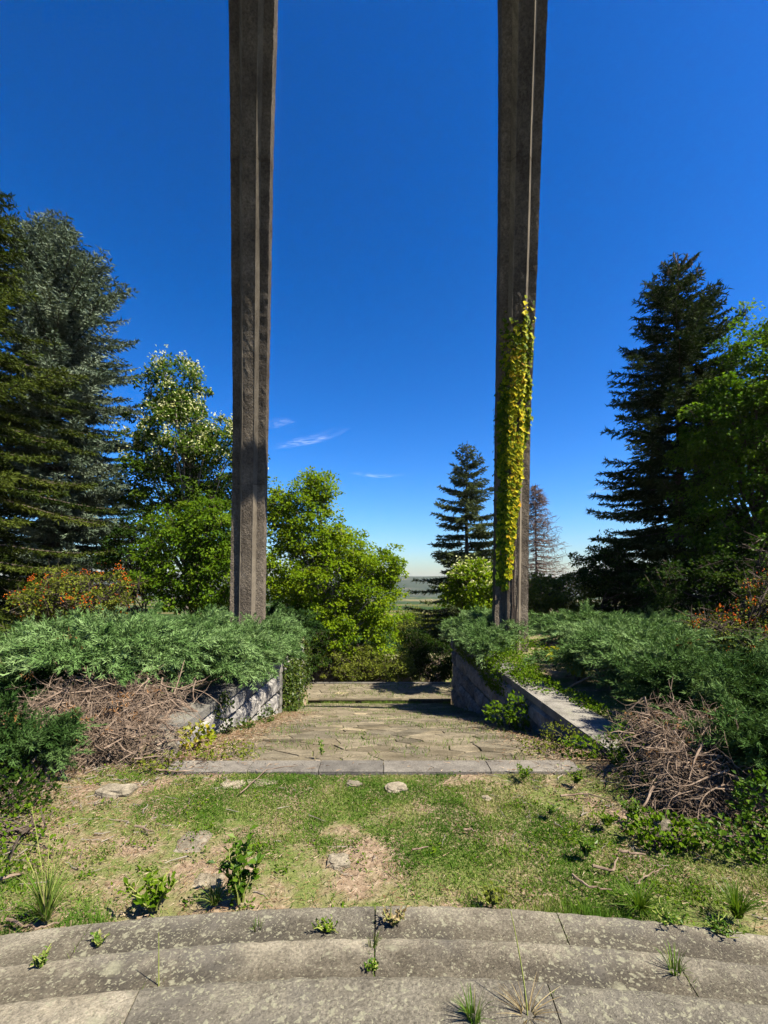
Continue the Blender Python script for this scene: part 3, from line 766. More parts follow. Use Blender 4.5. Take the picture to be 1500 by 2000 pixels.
def lobe(x, y, d, rx, rz, ry=None, w=1.0):
    "lobe centred on a pixel at distance d, radii in photograph pixels"
    p = P(x, y, d); k = d / F
    return (*p, rx * k, (ry or rx) * k, rz * k, w)

def gp(x, d): return ground_at(P(x, 1142, d))
broadleaf('linden_tree', 'linden tree with cream blossom on its upper crown left of the bare pylon', gp(365, 22),
          [lobe(345, 760, 22, 45, 70, w=.5), lobe(345, 860, 22, 90, 95, w=1.2), lobe(430, 900, 22, 85, 90, w=1), lobe(300, 960, 22, 60, 70, w=.6), lobe(400, 1010, 22, 90, 80, w=.8)],
          M['linden'], 61, clumps=420, per=75, leaf=.15, csize=.62, trunk_r=.2, limbs=60, blossom=3600, bl_top=.6, bark='pale_bark')
broadleaf('bright_tree', 'bright yellow green tree with pale bare limbs filling the view beyond the path', gp(610, 25),
          [lobe(600, 1010, 25, 52, 80, w=.7), lobe(560, 1090, 25, 60, 110, w=1), lobe(640, 1130, 25, 95, 95, w=1.6), lobe(725, 1160, 25, 62, 90, w=1), lobe(690, 1230, 25, 90, 75, w=1), lobe(590, 1230, 25, 75, 80, w=1), lobe(672, 1085, 25, 50, 55, w=.5), lobe(548, 1000, 25, 30, 50, w=.35), lobe(755, 1110, 25, 32, 45, w=.35), lobe(628, 960, 25, 26, 40, w=.25)],
          M['bright'], 62, clumps=860, per=75, leaf=.155, csize=.6, trunk_r=.2, limbs=110, bark='pale_bark')
broadleaf('broadleaf_tree', 'green broadleaf tree cut off by the right edge before the dark spruce', gp(1490, 15),
          [lobe(1480, 760, 15, 75, 160, w=1.1), lobe(1420, 850, 15, 80, 110, w=1), lobe(1500, 950, 15, 130, 170, w=1.5), lobe(1420, 1040, 15, 90, 100, w=.8), lobe(1560, 800, 15, 110, 200, w=1.2)],
          M['right_tree'], 63, clumps=560, per=80, leaf=.12, csize=.5, trunk_r=.16, limbs=70)
broadleaf('broadleaf_tree', 'leafy tree out of view past the right edge, added to shade the spruce', gp(1700, 14),
          [lobe(1700, 850, 14, 190, 260, w=1.4), lobe(1640, 1050, 14, 150, 130, w=1)], M['right_tree'], 64, clumps=330, per=60, leaf=.15, csize=.6, trunk_r=.2, limbs=40)  # unseen tree added to throw shade on the trees at right
broadleaf('green_shrub', 'large fresh green shrub hiding the linden foot left of the bare pylon', gp(385, 17.5),
          [lobe(400, 1040, 17.5, 60, 75, w=1), lobe(345, 1100, 17.5, 70, 90, w=1.1), lobe(420, 1130, 17.5, 55, 80, w=1)], M['shrub'], 65, clumps=420, per=62, leaf=.115, csize=.42, trunk_r=.07, limbs=60, cat='shrub', multi=5)
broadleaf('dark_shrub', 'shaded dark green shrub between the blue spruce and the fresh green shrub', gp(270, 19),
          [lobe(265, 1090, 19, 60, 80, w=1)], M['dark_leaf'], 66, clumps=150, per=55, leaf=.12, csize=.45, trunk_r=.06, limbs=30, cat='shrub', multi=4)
broadleaf('berry_shrub', 'reddish berry shrub below the left edge spruce', gp(150, 12),
          [lobe(160, 1165, 12, 95, 55, w=1), lobe(90, 1175, 12, 45, 45, w=.5)], M['olive'], 67, clumps=240, per=32, leaf=.07, csize=.3, trunk_r=.04, limbs=60, cat='shrub', multi=5, berries=800)
broadleaf('flowering_shrub', 'white flowering green shrub at the left foot of the ivy pylon', gp(920, 19),
          [lobe(925, 1150, 19, 50, 50, w=1)], M['bright'], 68, clumps=130, per=50, leaf=.14, csize=.4, trunk_r=.05, limbs=24, cat='shrub', blossom=420, bl_top=.6, multi=4)
broadleaf('low_shrub', 'low olive shrub behind the ivy pylon under the dead conifer', gp(1085, 20),
          [lobe(1060, 1160, 20, 45, 40, w=1), lobe(1120, 1160, 20, 50, 45, w=1)], M['olive'], 69, clumps=170, per=46, leaf=.12, csize=.4, trunk_r=.05, limbs=30, cat='shrub', multi=4)
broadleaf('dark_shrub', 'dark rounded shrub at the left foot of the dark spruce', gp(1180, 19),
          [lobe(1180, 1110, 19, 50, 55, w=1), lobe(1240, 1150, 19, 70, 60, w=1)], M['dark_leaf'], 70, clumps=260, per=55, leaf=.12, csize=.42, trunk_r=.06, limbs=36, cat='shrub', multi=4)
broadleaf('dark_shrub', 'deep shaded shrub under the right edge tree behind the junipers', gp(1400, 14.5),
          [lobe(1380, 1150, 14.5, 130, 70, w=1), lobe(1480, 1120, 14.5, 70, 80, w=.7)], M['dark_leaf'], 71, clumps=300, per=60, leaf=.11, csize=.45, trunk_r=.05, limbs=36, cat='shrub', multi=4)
broadleaf('olive_shrub', 'olive green shrub under the bright tree at the path end', gp(700, 23.6),
          [lobe(690, 1290, 23.6, 70, 38, w=1), lobe(770, 1300, 23.6, 45, 28, w=.6)], M['olive'], 72, clumps=190, per=55, leaf=.10, csize=.36, trunk_r=.04, limbs=30, cat='shrub', multi=4)
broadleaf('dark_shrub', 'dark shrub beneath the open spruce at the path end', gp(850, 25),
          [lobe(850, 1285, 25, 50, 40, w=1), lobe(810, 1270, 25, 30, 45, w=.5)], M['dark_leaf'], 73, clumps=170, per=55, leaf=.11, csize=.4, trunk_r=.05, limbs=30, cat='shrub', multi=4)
broadleaf('far_tree', 'pale olive tree below in the gap between the bright tree and open spruce', gp(815, 44),
          [lobe(812, 1235, 44, 42, 45, w=1)], M['olive'], 74, clumps=170, per=50, leaf=.2, csize=.75, trunk_r=.12, limbs=26)
broadleaf('far_tree', 'distant green tree behind the flowering shrub', gp(960, 46),
          [lobe(985, 1180, 46, 70, 50, w=1), lobe(900, 1200, 46, 50, 40, w=1)], M['shrub'], 75, clumps=200, per=50, leaf=.22, csize=.9, trunk_r=.12, limbs=26)
broadleaf('dark_shrub', 'shaded shrub below the bright tree beside the ivy covered wall', gp(600, 21.5),
          [lobe(600, 1265, 21.5, 38, 55, w=1), lobe(560, 1240, 21.5, 30, 60, w=1)], M['dark_leaf'], 76, clumps=170, per=55, leaf=.1, csize=.36, trunk_r=.05, limbs=30, cat='shrub', multi=4)
broadleaf('flower_shrub', 'thorny shrub with orange flowers at the right edge above the juniper', gp(1450, 8.2),
          [lobe(1440, 1240, 8.2, 85, 45, w=1), lobe(1490, 1190, 8.2, 40, 60, w=.6)], M['olive'], 77, clumps=230, per=26, leaf=.045, csize=.22, trunk_r=.03, limbs=70, cat='shrub', multi=5, berries=620)
broadleaf('rose_sprig', 'tall thin leafy sprig reaching up at the right edge', gp(1500, 9),
          [lobe(1492, 1120, 9, 14, 85, w=1)], M['lush'], 78, clumps=34, per=16, leaf=.06, csize=.16, trunk_r=.02, limbs=16, cat='shrub', multi=2)

# ------------------------------------------------------------------ junipers
def juniper(name, label, ells, seed, mat='juniper', plumes=900, sweep=(.35, -.1, .35), plen=.5, brown=0, stems=40, under=.0, bw=.013, bl=.075):
    "mounds of feathery plumes over a bed; ells: cx cy cz rx ry rz weight"
    r = rs(seed); E = np.array(ells, float)
    base = np.array([E[0, 0], E[0, 1], float(ground_z(E[0, 0], E[0, 1]))])
    root = empty(name, base, label, 'juniper')
    nb = plumes // 15
    li = r.choice(len(E), nb, p=E[:, 6] / E[:, 6].sum())
    d = unit(r.normal(size=(nb, 3)) + np.array(sweep) * .5); d[:, 2] = np.where(d[:, 2] < -.3, -d[:, 2], d[:, 2])
    rho = (.62 + .5 * r.random(nb)) * (1 + .35 * (r.random(nb) < .18))
    e = E[li, :3] + d * E[li, 3:6] * rho[:, None]                       # bough tips
    o = E[li, :3] + d * [.25, .25, 0] * E[li, 3:6] + np.stack([0 * li, 0 * li, -.55 * E[li, 5]], -1) - np.array(sweep) * [.3, .3, 0]
    md = o * .5 + e * .5 + np.array([0, 0, 1.]) * (.28 * np.linalg.norm(e - o, axis=1))[:, None]
    bi = np.repeat(np.arange(nb), 15); f = .30 + .74 * np.tile((np.arange(15) + .5) / 15, nb) + .05 * r.normal(size=len(bi))
    f = np.clip(f, .1, 1.04)[:, None]
    p = o[bi] * (1 - f) ** 2 + 2 * md[bi] * f * (1 - f) + e[bi] * f * f
    tg = unit((md[bi] - o[bi]) * (1 - f) + (e[bi] - md[bi]) * f + np.array(sweep) * .12)
    lat = unit(np.cross(tg, [0, 0, 1.])); sl = r.uniform(-1, 1, len(bi)); p = p + lat * (sl * .15 * (1.15 - f[:, 0]))[:, None] + r.normal(size=p.shape) * .03
    g = ground_z(p[:, 0], p[:, 1]); ok = p[:, 2] > np.where((np.abs(p[:, 0]) < 2.75) & (p[:, 1] > 5), -.75, g + .02)
    p = p[ok]; tg = tg[ok]; lat = lat[ok]; sl = sl[ok]; bi = bi[ok]; n = len(p); d = d[bi]
    ax = unit(tg + lat * (sl * .55)[:, None] + np.array([0, 0, .12]) + r.normal(size=(n, 3)) * .16)
    L = plen * (.55 + .6 * r.random(n)); K = 10
    s = (np.arange(K) + .5) / K
    curl = r.normal(size=(n, 3)) * .1 + np.array([0, 0, -.14])
    A = p[:, None] - ax[:, None] * (L * .3)[:, None, None] + ax[:, None] * (L[:, None] * s)[..., None] + curl[:, None] * (L[:, None] * s * s)[..., None]
    T = unit(ax[:, None] + curl[:, None] * 2 * s[None, :, None])
    btint = r.normal(size=nb)[bi] * .24
    sd = unit(np.cross(T, r.normal(size=(n, 1, 3)) + [0, 0, 1.2]))
    pt = np.clip(.5 + btint + .12 * r.normal(size=n), 0, 1)
    fo = MB(); m = 3
    for sg in (-1, 1):
        Q = unit(T * .8 + sd * sg * .62 + r.normal(size=T.shape) * .14)
        bl_ = (.21 * L[:, None] * (1.05 - s)[None] + .03)
        for k in range(m):
            f = (k + .3 * r.random((n, K))) / m
            C = A + Q * (bl_ * f)[..., None]
            D = unit(Q + r.normal(size=Q.shape) * .38)
            v = np.clip(pt[:, None] + .13 * r.normal(size=(n, K)) + .12 * (s[None] - .5), 0, 1)
            fo.blades(C.reshape(-1, 3), D.reshape(-1, 3), (bl * (.7 + .6 * r.random((n, K)))).ravel(), bw * 1.25, v.ravel(), r)
    tip = A[:, -1]; fo.blades(np.repeat(tip, 3, 0), np.repeat(T[:, -1], 3, 0) + r.normal(size=(n * 3, 3)) * .25, bl * 1.3, bw, np.repeat(pt, 3), r)
    fo.build('foliage', M[mat], root, kind='stuff')
    w = MB(); e = p[r.choice(n, min(n, stems))]; b0 = base + np.c_[r.normal(size=(len(e), 2)) * E[0, 3:5] * .35, np.zeros(len(e))]
    b0[:, 2] = ground_z(b0[:, 0], b0[:, 1]) - .02
    b0[:, 2] = np.where(np.abs(b0[:, 0]) < 2.75, base[2], b0[:, 2])
    u = np.linspace(0, 1, 6)[None, :, None]; mid = b0 * .45 + e * .55 + [0, 0, .12]
    w.tubes(b0[:, None] * (1 - u) ** 2 + 2 * mid[:, None] * u * (1 - u) + e[:, None] * u * u, np.linspace(.022, .006, 6)[None], 5)
    w.build('stems', M['dead_wood'], root, kind='stuff')
    if brown:
        j = r.choice(n, brown); bm = MB()
        q = 26; C = np.repeat(p[j] + d[j] * .08, q, 0) + r.normal(size=(brown * q, 3)) * [.07, .07, .04]
        bm.blades(C, np.repeat(ax[j], q, 0) + r.normal(size=(brown * q, 3)) * .5, .07, .016, r.random(brown * q), r); bm.build('dead_sprays', M['juniper_brown'], root, kind='stuff')
    return root
juniper('juniper', 'big grey green juniper over the bare tangle left of the path', [(-3.75, 6.8, .82, 1.15, .98, .38, 1.2), (-2.92, 7.7, .56, .7, .95, .5, 1.1), (-4.15, 7.8, .9, .55, .8, .38, .6)], 81, plumes=1900, sweep=(.55, -.12, .2), brown=9, stems=60)
juniper('juniper', 'grey green juniper spilling over the sunlit wall below the bare pylon', [(-2.82, 10.2, .3, .7, 1.7, .55, 1.5), (-3.7, 9.4, .75, .9, 1.1, .45, 1), (-2.85, 12.2, .32, .65, 1.2, .6, 1)], 82, plumes=2600, sweep=(.6, -.1, .25), brown=6)
juniper('juniper', 'distant juniper behind the bare pylon foot', [(-3.6, 15.2, .55, 1.3, 1.4, .6, 1), (-2.7, 15.2, .3, .5, 1.3, .55, .5)], 83, plumes=900, mat='juniper_dark', sweep=(.4, -.1, .3), bl=.09, bw=.018)
juniper('juniper', 'juniper mound in front of the berry shrub left', [(-6.4, 9.2, .6, 1.3, 1.0, .45, 1), (-5.2, 10.6, .55, 1.2, 1.0, .5, 1)], 84, plumes=1300, mat='juniper', sweep=(.3, -.1, .4), bl=.085)
juniper('juniper', 'deeply shaded dark juniper at the left edge behind the tangle', [(-5.3, 6.7, .22, .8, .7, .42, 1)], 85, plumes=900, mat='juniper_dark', sweep=(.1, -.3, .3))
juniper('juniper', 'small low juniper at the left edge below the bare tangle', [(-3.55, 4.55, .22, .5, .42, .34, 1)], 86, plumes=430, mat='juniper_dark', sweep=(.25, -.3, .45), plen=.34, brown=7, stems=20, bl=.05, bw=.01)
juniper('juniper', 'juniper crowning the far end of the shaded right wall', [(3.3, 14.6, .5, .95, 2.0, .5, 1), (2.85, 12.6, .22, .6, 1.5, .4, .8), (2.75, 15.2, .2, .5, 1.6, .45, .6)], 87, plumes=1900, sweep=(-.35, -.25, .25), bl=.085)
juniper('juniper', 'juniper sheet behind the ivy pylon at the foot of the dark spruce', [(6.2, 14.2, .55, 1.9, 1.2, .45, 1), (9.0, 14.5, .5, 1.7, 1.2, .45, .8)], 88, plumes=1500, sweep=(-.15, -.2, .45), bl=.09, bw=.018)
juniper('juniper', 'broad green juniper bank right of the slab coping', [(4.6, 8.6, .5, 1.2, 1.3, .5, 1.2), (5.6, 10.6, .6, 1.7, 1.2, .5, 1), (4.35, 7.2, .42, .75, .8, .42, .6), (6.4, 8.4, .55, 1.2, 1.2, .5, .8)], 89, plumes=3300, sweep=(-.3, -.25, .45), brown=10)
juniper('juniper', 'near dark green juniper filling the right edge above the dry tangle', [(4.25, 5.5, .45, .8, .75, .5, 1), (4.0, 4.5, .3, .55, .6, .42, .8), (3.85, 5.9, .5, .55, .5, .3, .6), (3.45, 4.05, .28, .42, .45, .36, .7)], 90, plumes=2200, mat='juniper_dark', sweep=(-.25, -.35, .4), plen=.4, brown=10, bl=.06, bw=.011)

# bare dead tangles under the junipers
def tangle(name, label, top, foot, halfw, seed, n=1200, thick=.2, lmin=.3, lmax=.9, roots=16):
    r = rs(seed); top = np.array(top, float); foot = np.array(foot, float)
    root = empty(name, ((top[0] + foot[0]) / 2, (top[1] + foot[1]) / 2, 0), label, 'brushwood')
    mb = MB(); K = 9
    u = r.random(n) ** .8; wx = r.normal(size=n) * .5; wx = np.clip(wx, -1.25, 1.25)
    p = top + (foot - top) * u[:, None] + np.c_[wx * halfw, np.zeros(n), np.zeros(n)]
    bulge = .16 * np.sin(u * PI) * (.4 + 1.2 * vnoise(p[:, 0] * 3, p[:, 1] * 3, 1.0, seed))
    p = p + np.c_[np.zeros(n), -bulge, bulge * .6] + r.normal(size=(n, 3)) * [.05, thick * .5, thick * .4]
    keep = vnoise(p[:, 0], p[:, 2] + p[:, 1], .28, seed + 3) > .27; p = p[keep]; wx = wx[keep]; n = len(p)
    p[:, 2] = np.maximum(p[:, 2], .0)
    dn = unit(foot - top)
    d = unit(dn * r.normal(size=(n, 1)) * .55 + np.c_[wx * .9 + .8 * r.normal(size=n), .35 * r.normal(size=n), .38 * r.normal(size=n)]); L = lmin + (lmax - lmin) * r.random(n) ** 1.6
    st = r.normal(size=(n, K, 3)) * .2; st[:, :, 2] -= .05
    D = unit(d[:, None] + np.cumsum(st, 1) * .55); Pt = p[:, None] + np.cumsum(D * (L / K)[:, None, None], 1) - d[:, None] * (L * .5)[:, None, None]
    gz = ground_z(Pt[..., 0], Pt[..., 1]); gz = np.where((np.abs(Pt[..., 0]) < 2.8) & (Pt[..., 1] > 4.95), path_z(Pt[..., 1]), gz)
    Pt[..., 2] = np.maximum(Pt[..., 2], gz + .01)
    rad = (.0022 + .011 * r.random(n) ** 4)[:, None] * (1.1 - .8 * np.linspace(0, 1, K))[None]
    mb.tubes(Pt, rad, 4)
    # finer side twigs
    q = n * 3; jj = r.integers(0, n, q); kk = r.integers(2, K, q); c0 = Pt[jj, kk]; dd = unit(D[jj, kk] * .7 + r.normal(size=(q, 3)) * .55); ll = .05 + .12 * r.random(q)
    mb.tubes(np.stack([c0, c0 + dd * (ll * .5)[:, None] + r.normal(size=(q, 3)) * .006, c0 + dd * ll[:, None]], 1), np.array([[.0026, .002, .001]]), 3)
    mb.build('dead_twigs', M['dead_wood'], root, kind='stuff')
    bt = MB(); w0 = n // 70; c1 = np.repeat(p[r.integers(0, n, w0)] + [0, -.08, .08], 26, 0) + r.normal(size=(w0 * 26, 3)) * [.05, .05, .03]
    bt.blades(c1, r.normal(size=(w0 * 26, 3)) + [.3, -.3, 0], .05, .010, .1 + .8 * r.random(w0 * 26), r)
    bt.build('dry_needles', M['juniper_brown'], root, kind='stuff')
    big = MB(); m = roots; base = top + np.c_[r.uniform(-.6, .6, m) * halfw, .25 + .2 * r.random(m), -top[2] + 0 * np.arange(m)]
    j = r.choice(n, m); uu = np.linspace(0, 1, 9)[None, :, None]; e = p[j]; mid = (base + e) / 2 + r.normal(size=(m, 3)) * .08 + [0, -.05, .06]
    big.tubes(base[:, None] * (1 - uu) ** 2 + 2 * mid[:, None] * uu * (1 - uu) + e[:, None] * uu * uu + r.normal(size=(m, 9, 3)) * .01, np.linspace(.028, .009, 9)[None], 6)
    big.build('dead_stems', M['dead_wood'], root, kind='stuff')
tangle('dead_brushwood', 'wide grey brown tangle of bare dead twigs under the left juniper', (-3.4, 6.1, .6), (-3.15, 4.95, .03), .82, 91, 1700, lmax=.68)
tangle('dead_brushwood', 'heap of brown dry twigs beneath the right edge juniper', (3.05, 5.0, .5), (2.75, 3.85, .03), .46, 92, 1150, lmin=.2, lmax=.55, roots=12)

# ------------------------------------------------------------------ ivy and plants on the walls
def leafy_mass(name, label, ells, mat, seed, n, leaf=.07, cat='ivy', stems=14, drop=-.5):
    r = rs(seed); E = np.array(ells, float)
    base = np.array([E[0, 0], E[0, 1], E[:, 2].min() - E[0, 5]])
    root = empty(name, base, label, cat)
    li = r.choice(len(E), n, p=E[:, 6] / E[:, 6].sum()); d = unit(r.normal(size=(n, 3)))
    p = E[li, :3] + d * E[li, 3:6] * (.5 + .55 * r.random(n))[:, None]
    k = vnoise(p[:, 0] + p[:, 1], p[:, 2] + p[:, 1] * .3, .16, seed) > .3; p = p[k]; d = d[k]
    m = MB(); lf = leaf * (.6 + .7 * r.random(len(p)))
    m.leaves(p, unit(d * .5 + np.array([0, 0, drop]) + r.normal(size=p.shape) * .6), unit(d * .6 + np.array([.2, -.3, .7]) + r.normal(size=p.shape) * .45), lf, lf * .8, np.clip(.5 + .25 * r.normal(size=len(p)), 0, 1))
    m.build('leaves', M[mat], root, kind='stuff')
    s = MB(); e = p[r.choice(len(p), stems)]; b0 = base + r.normal(size=(stems, 3)) * E[0, 3:6] * .25
    u = np.linspace(0, 1, 7)[None, :, None]; mid = (b0 + e) / 2 + r.normal(size=e.shape) * .1
    s.tubes(b0[:, None] * (1 - u) ** 2 + 2 * mid[:, None] * u * (1 - u) + e[:, None] * u * u, np.linspace(.009, .003, 7)[None], 4)
    s.build('stems', M['bark'], root, kind='stuff')
    return root
leafy_mass('wall_ivy', 'thick green ivy hanging down past the end of the sunlit wall', [(-2.75, 13.7, -.5, .3, .75, .8, 1), (-2.65, 14.6, -1.3, .3, 1.0, 1.1, 1), (-2.65, 13.4, -1.6, .25, .6, .7, .8), (-2.75, 15.8, -1.0, .3, 1.0, 1.0, .7), (-3.0, 17.3, -1.3, .5, .5, 1.5, 1.1)], 'ivy', 101, 6600, .085)
leafy_mass('creeper', 'yellow green creeper spread over the top of the shaded right wall', [(3.0, 10.6, .12, .5, 1.7, .26, 1.2), (3.0, 8.9, .05, .36, 1.0, .17, .7), (2.66, 10.9, -.22, .12, 1.5, .34, .9), (3.6, 11.5, .3, .6, 1, .3, .6), (2.66, 14.0, -.12, .13, 2.4, .3, .9), (3.3, 7.6, .02, .2, .9, .1, .3)], 'shrub', 102, 9500, .05, 'creeper', drop=-.2)
leafy_mass('yellow_vine', 'bright yellow vine leaves on the juniper right of the creeper', [(3.55, 9.3, .5, .16, .3, .14, 1), (3.75, 8.8, .38, .12, .25, .16, 1)], 'yellowleaf', 103, 170, .11, 'vine', 8)
leafy_mass('wall_plant', 'leafy green plant against the middle of the shaded wall', [(2.45, 8.15, -.35, .2, .3, .33, 1), (2.2, 8.6, -.5, .22, .25, .2, .7)], 'shrub', 104, 420, .075, 'plant', 14, .1)
leafy_mass('wall_plant', 'low yellow green plants at the near foot of the shaded wall', [(2.35, 6.0, -.05, .25, .3, .16, 1), (1.9, 5.5, -.03, .3, .2, .07, .7)], 'olive', 105, 420, .032, 'plant', 14, .2)
leafy_mass('wall_plant', 'green weeds at the near end of the shaded wall coping', [(2.75, 5.1, .16, .2, .25, .2, 1), (2.3, 5.2, .06, .3, .2, .12, .8)], 'shrub', 106, 620, .045, 'plant', 20, .3)
leafy_mass('wall_plant', 'yellow green plant beside the bare tangle at the left wall start', [(-2.3, 5.75, .0, .24, .2, .16, 1)], 'yellowleaf', 107, 170, .07, 'plant', 10, .1)
leafy_mass('wall_plant', 'green plants climbing the gap in the sunlit wall', [(-2.55, 7.6, -.3, .14, .28, .42, 1), (-2.45, 8.3, -.75, .18, .5, .22, .8), (-2.4, 9.8, -.95, .14, .5, .25, .6)], 'ivy', 108, 1100, .055, 'plant', 16, .2)
leafy_mass('broad_weed', 'bushy green weeds at the lower left edge beneath the low juniper', [(-3.2, 3.95, .1, .4, .28, .2, 1), (-3.5, 4.4, .2, .35, .3, .25, .8)], 'dark_leaf', 109, 1500, .034, 'plant', 24, .3)
leafy_mass('trailing_weed', 'sparse trailing weeds over the brown soil at the left edge', [(-2.75, 3.6, .06, .32, .3, .12, 1), (-2.45, 3.15, .08, .3, .22, .14, 1), (-3.0, 3.3, .1, .3, .3, .16, 1)], 'shrub', 112, 420, .03, 'plant', 26, .3)
leafy_mass('kerb_weed', 'reddish and green weeds overgrowing the left end of the kerb', [(-2.2, 4.9, .03, .45, .22, .07, 1), (-1.75, 5.3, -.03, .35, .3, .08, .8)], 'olive', 113, 620, .035, 'plant', 20, .2)
leafy_mass('broad_weed', 'bright leafy weeds at the right edge below the dark juniper', [(2.95, 3.55, .22, .2, .2, .26, 1), (2.6, 3.3, .1, .35, .2, .14, .9)], 'lush', 110, 800, .042, 'plant', 24, .35)
leafy_mass('broad_weed', 'dark low weeds running left from the right edge weeds', [(2.15, 3.45, .06, .32, .2, .1, 1)], 'shrub', 111, 520, .04, 'plant', 20, .3)

# ------------------------------------------------------------------ lawn, litter, stones, sticks
def on_lawn(n, r, x0=-5.5, x1=5.5, y0=2.45, y1=5.0):
    x = r.uniform(x0, x1, n); y = r.uniform(y0, y1, n)
    edge = np.hypot(x - .02, y + 6.72) > 9.30
    kerb_ = (np.abs(x) < 2.25) & (y > 4.72 + .09 * np.clip(vnoise(x, x * 0, .13, 3) - .55, 0, 1) + .25 * np.clip((np.abs(x) - 2.0) / .6, 0, 1))
    k = edge & ~kerb_
    return x[k], y[k]
def lawn():
    r = rs(120); mb = MB()
    x, y = on_lawn(360000, r)
    a = fbm(x, y, .55, 21); side = np.clip((np.abs(x + .1) - 1.5) / 1.3, 0, 1) * np.clip((y - 3.0) / 1.2, 0, 1)
    den = np.clip((a - .34 - .22 * side - .04 * np.clip((x - .8) / .8, 0, 1) - .08 * np.clip((y - 4.3) / .4, 0, 1)) * 7, .04, 1)
    k = r.random(len(x)) < den * .85; x, y, a = x[k], y[k], a[k]; n = len(x)
    dist = np.hypot(x - .02, y + 6.72) - 9.32
    tall = np.exp(-(dist / .16) ** 2) * np.where(x > .9, 1.5, np.where(x < -1.2, 1.0, .45)) * (.4 + vnoise(x, y, .2, 4))
    L = (.018 + .030 * r.random(n) + .012 * (vnoise(x, y, .12, 8) > .6)) * (1 + 1.6 * tall)
    D = np.stack([r.normal(size=n) * .8, r.normal(size=n) * .8, .75 + .9 * tall], -1)
    v = np.clip(.29 + 1.0 * (vnoise(x, y, .35, 7) - .4) + .22 * r.normal(size=n) - .15 * tall, 0, 1)
    mb.blades(np.stack([x, y, ground_z(x, y) - .002], -1), D, L, .0045 + .004 * r.random(n), v, r)
    mb.build('lawn_grass', M['grass'], None, kind='stuff', label='short patchy green grass between the steps and kerb', cat='grass')
    # straw, needles and twig litter
    mb = MB(); x, y = on_lawn(110000, r)
    side = np.clip((np.abs(x + .1) - 1.2) / 1.5, 0, 1) * np.clip((y - 2.9) / 1.2, 0, 1)
    k = r.random(len(x)) < .10 + .7 * side + .25 * (fbm(x, y, .55, 21) < .43); x, y = x[k], y[k]; n = len(x)
    C = np.stack([x, y, ground_z(x, y) + .006 + .02 * r.random(n)], -1)
    mb.blades(C, np.stack([r.normal(size=n), r.normal(size=n), .12 * r.normal(size=n)], -1), .02 + .06 * r.random(n) ** 2.5, .003 + .003 * r.random(n), r.random(n), r)
    # drifted litter along the path edges
    m = 16000; s = np.where(r.random(m) < .7, -1, 1); yy = 5.05 + 8 * r.random(m) ** 1.6; off = np.abs(r.normal(size=m)) * .45
    xx = s * (2.68 - off); C = np.stack([xx, yy, path_z(yy) + .018 + .01 * r.random(m)], -1)
    mb.blades(C, np.stack([r.normal(size=m), r.normal(size=m), .1 * r.normal(size=m)], -1), .03 + .06 * r.random(m), .008, r.random(m), r)
    m = 900; xx = r.uniform(-2.6, 2.6, m); k = r.random(m) < .12 + .8 * np.clip((np.abs(xx) - 1.2) / 1.2, 0, 1); xx = xx[k]; m = len(xx)
    mb.blades(np.stack([xx, 4.67 + .32 * r.random(m), .008 + .008 * r.random(m)], -1), np.stack([r.normal(size=m), r.normal(size=m), .1 * r.normal(size=m)], -1), .03 + .08 * r.random(m), .007, r.random(m), r)
    mb.build('litter', M['litter'], None, kind='stuff', label='brown needles and straw scattered over the bare soil', cat='litter')
    # grass growing in the path joints
    mb = MB(); m = 16000; xx = r.uniform(-2.65, 2.65, m); yy = 5.05 + 13.2 * r.random(m)
    k = (fbm(xx, yy, .5, 13) > .52) | (np.abs(xx) > 2.35); xx, yy = xx[k], yy[k]; m = len(xx)
    mb.blades(np.stack([xx, yy, path_z(yy)], -1), np.stack([r.normal(size=m) * .6, r.normal(size=m) * .6, np.ones(m)], -1), .03 + .07 * r.random(m), .008, .2 + .5 * r.random(m), r)
    m = 7000; xx = r.uniform(-5.4, 5.4, m); yy = np.where(r.random(m) < .35, 18.35 - .1 * r.random(m), 18.7 + 2.7 * r.random(m)); k = (fbm(xx, yy, .8, 23) > .5); xx, yy = xx[k], yy[k]; m = len(xx)
    zz = np.where(yy < 18.4, path_z(yy), -2.72)
    mb.blades(np.stack([xx, yy, zz], -1), np.stack([r.normal(size=m) * .6, r.normal(size=m) * .6, np.ones(m)], -1), .06 + .1 * r.random(m), .018, .3 + .5 * r.random(m), r)
    mb.build('path_grass', M['grass'], None, kind='stuff', label='thin grass growing in the joints of the paved path', cat='grass')
lawn()
def ground_weeds():
    r = rs(171); mb = MB()
    x, y = on_lawn(520, r, -4.5, 4.2, 2.5, 4.9)
    k = r.random(len(x)) < .25 + .6 * np.clip((x - .5) / 1.5, 0, 1) + .5 * np.clip((-x - 1.2) / 1.2, 0, 1); x, y = x[k], y[k]
    n = len(x); per = 26; i = np.repeat(np.arange(n), per); sz = (.03 + .05 * r.random(n) ** 2)
    off = r.normal(size=(len(i), 2)) * sz[i][:, None]; h = np.abs(r.normal(size=len(i))) * sz[i] * .6
    C = np.stack([x[i] + off[:, 0], y[i] + off[:, 1], ground_z(x[i], y[i]) + h], -1)
    mb.leaves(C, r.normal(size=(len(i), 3)) + [0, 0, .5], np.array([0, -.2, 1.]) + r.normal(size=(len(i), 3)) * .4, .012 + .02 * r.random(len(i)), .010 + .012 * r.random(len(i)), np.clip(.45 + .25 * r.normal(size=n)[i] + .15 * r.normal(size=len(i)), 0, 1))
    mb.build('ground_weeds', M['shrub'], None, kind='stuff', label='small leafy weeds scattered through the lawn', cat='weeds')
ground_weeds()
